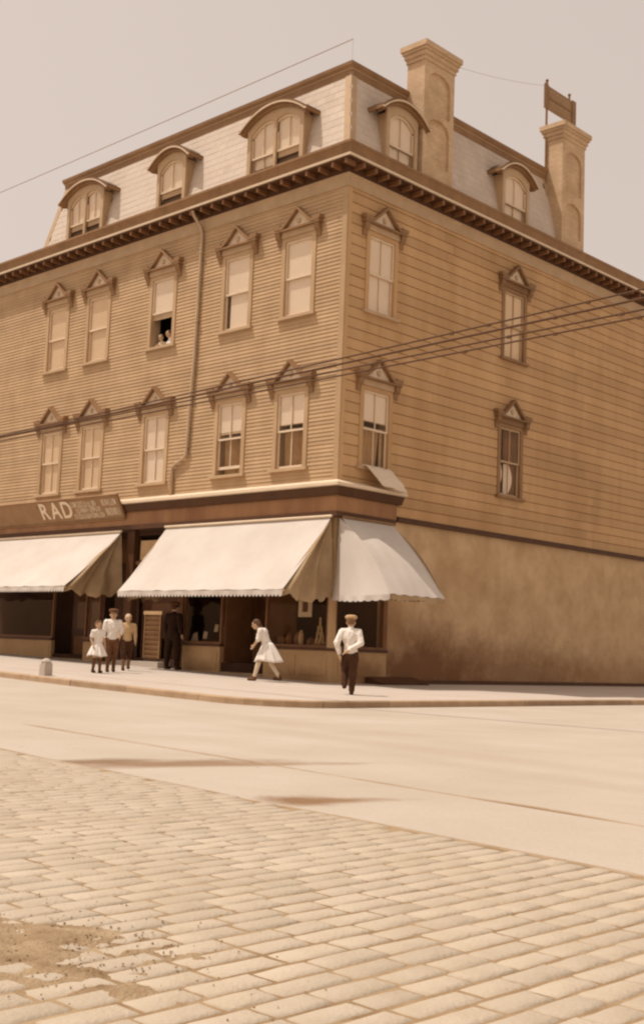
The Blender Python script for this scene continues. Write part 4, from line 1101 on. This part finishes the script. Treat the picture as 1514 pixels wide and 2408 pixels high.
    if dress:                                       # skirt from the waist to the hem
        wz_, hz, rx, ry, off = dress; n = 90; rg = []
        for j in range(10):
            t = j/9; c = J['pelvis']*(1-t)+Vector((off[0]*S*t, off[1]*S*t, 0)); z = (wz_+(hz-wz_)*t)*S
            c = Vector((J['pelvis'].x*(1-t)+off[0]*S*t, J['pelvis'].y*(1-t)+off[1]*S*t, z))
            rg.append([(c.x+(.075+(rx-.075)*t**.8)*S*math.cos(a)*(1+.08*t*math.sin(9*a)+.04*t*math.sin(17*a+1)), c.y+(.066+(ry-.066)*t**.8)*S*math.sin(a)*(1+.08*t*math.sin(9*a)+.04*t*math.sin(17*a+1)), z+.012*S*t*math.sin(3*a)) for a in [2*PI*i/n for i in range(n)]])
        o = obj('skirt', smooth(MB().grid([r_+[r_[0]] for r_ in rg]).mesh('skirt')), shirt, P_)
        md = o.modifiers.new('t', 'SOLIDIFY'); md.thickness = .006
    if legs:
        bm = bmesh.new(); ico(bm, J['pelvis']-Vector((0, 0, .005*S)), (.089*S*bulk, .073*S*bulk, .070*S))
        for a in 'lr':
            capsule(bm, J['hi'+a], J['kn'+a], .069*S, .054*S)
            if legs == 'long': capsule(bm, J['kn'+a], J['kn'+a].lerp(J['an'+a], .93), .053*S, .040*S)
            else: capsule(bm, J['kn'+a], J['kn'+a].lerp(J['an'+a], .22), .056*S, .046*S)
        obj('trousers' if legs == 'long' else 'knickerbockers', fuse(bm, 'trousers', .010, 3, .010), leg_m, P_)
    for a in 'lr':
        if stocking:
            bm = bmesh.new(); capsule(bm, J['kn'+a], J['an'+a], .041*S, .027*S); obj('stocking', fuse(bm, 'stocking', .009, 2), stocking, P_)
        bm = bmesh.new(); an = J['an'+a]; toe = an+Vector((0, .085*S, -.022*S))
        capsule(bm, an+Vector((0, -.014*S, -.018*S)), toe, .030*S, .026*S); capsule(bm, an+Vector((0, -.004*S, .02*S)), an+Vector((0, -.01*S, -.02*S)), .029*S, .030*S)
        obj('shoe', fuse(bm, 'shoe', .009, 2), shoe, P_)
    return P_
# headings: local +Y is the way the person faces
def hdg(x, y): return math.atan2(-x, y)
AWAY = hdg(-.62, .78); 
person('person in a white shirt, dark trousers and flat cap walking toward the corner window', 1.46, (3.88, -3.60, base(3.88)), AWAY,
    dict(knl=(-.06, .095, .30), anl=(-.055, .01, .12), hil=(-.052, 0, .50), anr=(.04, -.01, .045), knr=(.05, .0, .28),
         ell=(-.165, -.07, .655), wrl=(-.125, -.075, .50), elr=(.145, -.06, .66), wrr=(-.02, -.10, .555), head=(.0, .03, .925), pelvis=(.01, 0, .505)),
    shirt='white', legs='long', hair='short', hair_m='hair_m', hat='cap', leg_m='darkcloth', bulk=1.08)
person('person in a pale knee-length dress striding past the shop front', 1.42, (-.36, -1.68, base(-.36)), hdg(-.86, -.50),
    dict(head=(0, .20, .885), neck=(0, .125, .825), chest=(0, .07, .725), shl=(-.10, .10, .79), shr=(.10, .10, .79), ell=(-.125, .12, .65), elr=(.125, .08, .65), wrl=(-.10, .19, .56), wrr=(.12, .10, .51),
         knl=(-.05, .12, .29), anl=(-.05, .185, .05), knr=(.05, -.055, .28), anr=(.05, -.20, .07)),
    shirt='white', sleeves='elbow', legs=None, hair='long', hair_m='hair_d', dress=(.61, .31, .165, .225, (0, -.035)), stocking='cream', shoe='midcloth', nod=-.25, bulk=1.0)
person('small curly-haired person in a short pale dress beside the white-shirted one', 1.13, (-2.85, -4.48, base(-2.85)), hdg(.95, -.2),
    dict(knl=(-.05, .03, .28), anl=(-.05, .05, .05), anr=(.05, -.05, .05), wrr=(.12, .06, .53)),
    shirt='white', sleeves='short', legs=None, hair='curly', hair_m='hair_m', dress=(.60, .33, .19, .20, (0, -.01)), stocking='midcloth', shoe='darkcloth', look=-.3)
person('dark-capped person in a white shirt and dark knickerbockers between two smaller ones', 1.41, (-3.36, -3.72, base(-3.36)), hdg(.85, -.5),
    dict(knl=(-.055, -.02, .28), anl=(-.055, -.10, .05), knr=(.055, .05, .28), anr=(.055, .03, .045), ell=(-.15, -.03, .665), wrl=(-.12, .06, .60), wrr=(.15, .05, .53)),
    shirt='white', legs='knickers', leg_m='midcloth', hair='short', hair_m='hair_d', hat='cap', stocking='midcloth', bulk=1.12)
person('fair-haired person in a tan shirt and dark knickerbockers beside the door step', 1.34, (-4.22, -2.64, base(-4.22)), hdg(.85, -.5),
    dict(knl=(-.055, -.03, .28), anl=(-.055, -.11, .07), knr=(.055, .06, .28), anr=(.055, .05, .045), wrr=(.16, .05, .52)),
    shirt='tancloth', legs='knickers', leg_m='darkcloth', hair='short', hair_m='hair_b', stocking='hair_m', bulk=1.05)
person('person in dark clothes and cap standing turned to the shaded shop window', 1.72, (-5.30, -.36, base(-5.3)), hdg(-.25, 1),
    dict(anl=(-.10, 0, .045), knl=(-.085, .01, .28), anr=(.10, 0, .045), knr=(.085, .01, .28), hil=(-.06, 0, .5), hir=(.06, 0, .5)),
    shirt='blackcloth', legs='long', leg_m='blackcloth', hair='short', hair_m='hair_d', hat='cap', bulk=1.1)
person('person in a light blouse leaning out of the open window, side away from the downpipe', 1.20, (-7.13, .24, 8.155), hdg(.3, -1),
    dict(head=(0, .10, .935), neck=(0, .06, .855), chest=(0, .03, .75), ell=(-.13, .09, .70), wrl=(-.06, .19, .72), elr=(.13, .09, .70), wrr=(.05, .19, .72)),
    shirt='cream', legs='knickers', hair='short', hair_m='hair_m', grp='people at the open upper window')
person('person in a white shirt leaning out of the open window, side toward the downpipe', 1.26, (-6.72, .24, 8.155), hdg(-.2, -1),
    dict(head=(0, .10, .935), neck=(0, .06, .855), chest=(0, .03, .75), ell=(-.13, .09, .70), wrl=(-.06, .17, .69), elr=(.13, .09, .70), wrr=(.05, .17, .69)),
    shirt='white', legs='knickers', hair='short', hair_m='hair_d', grp='people at the open upper window')
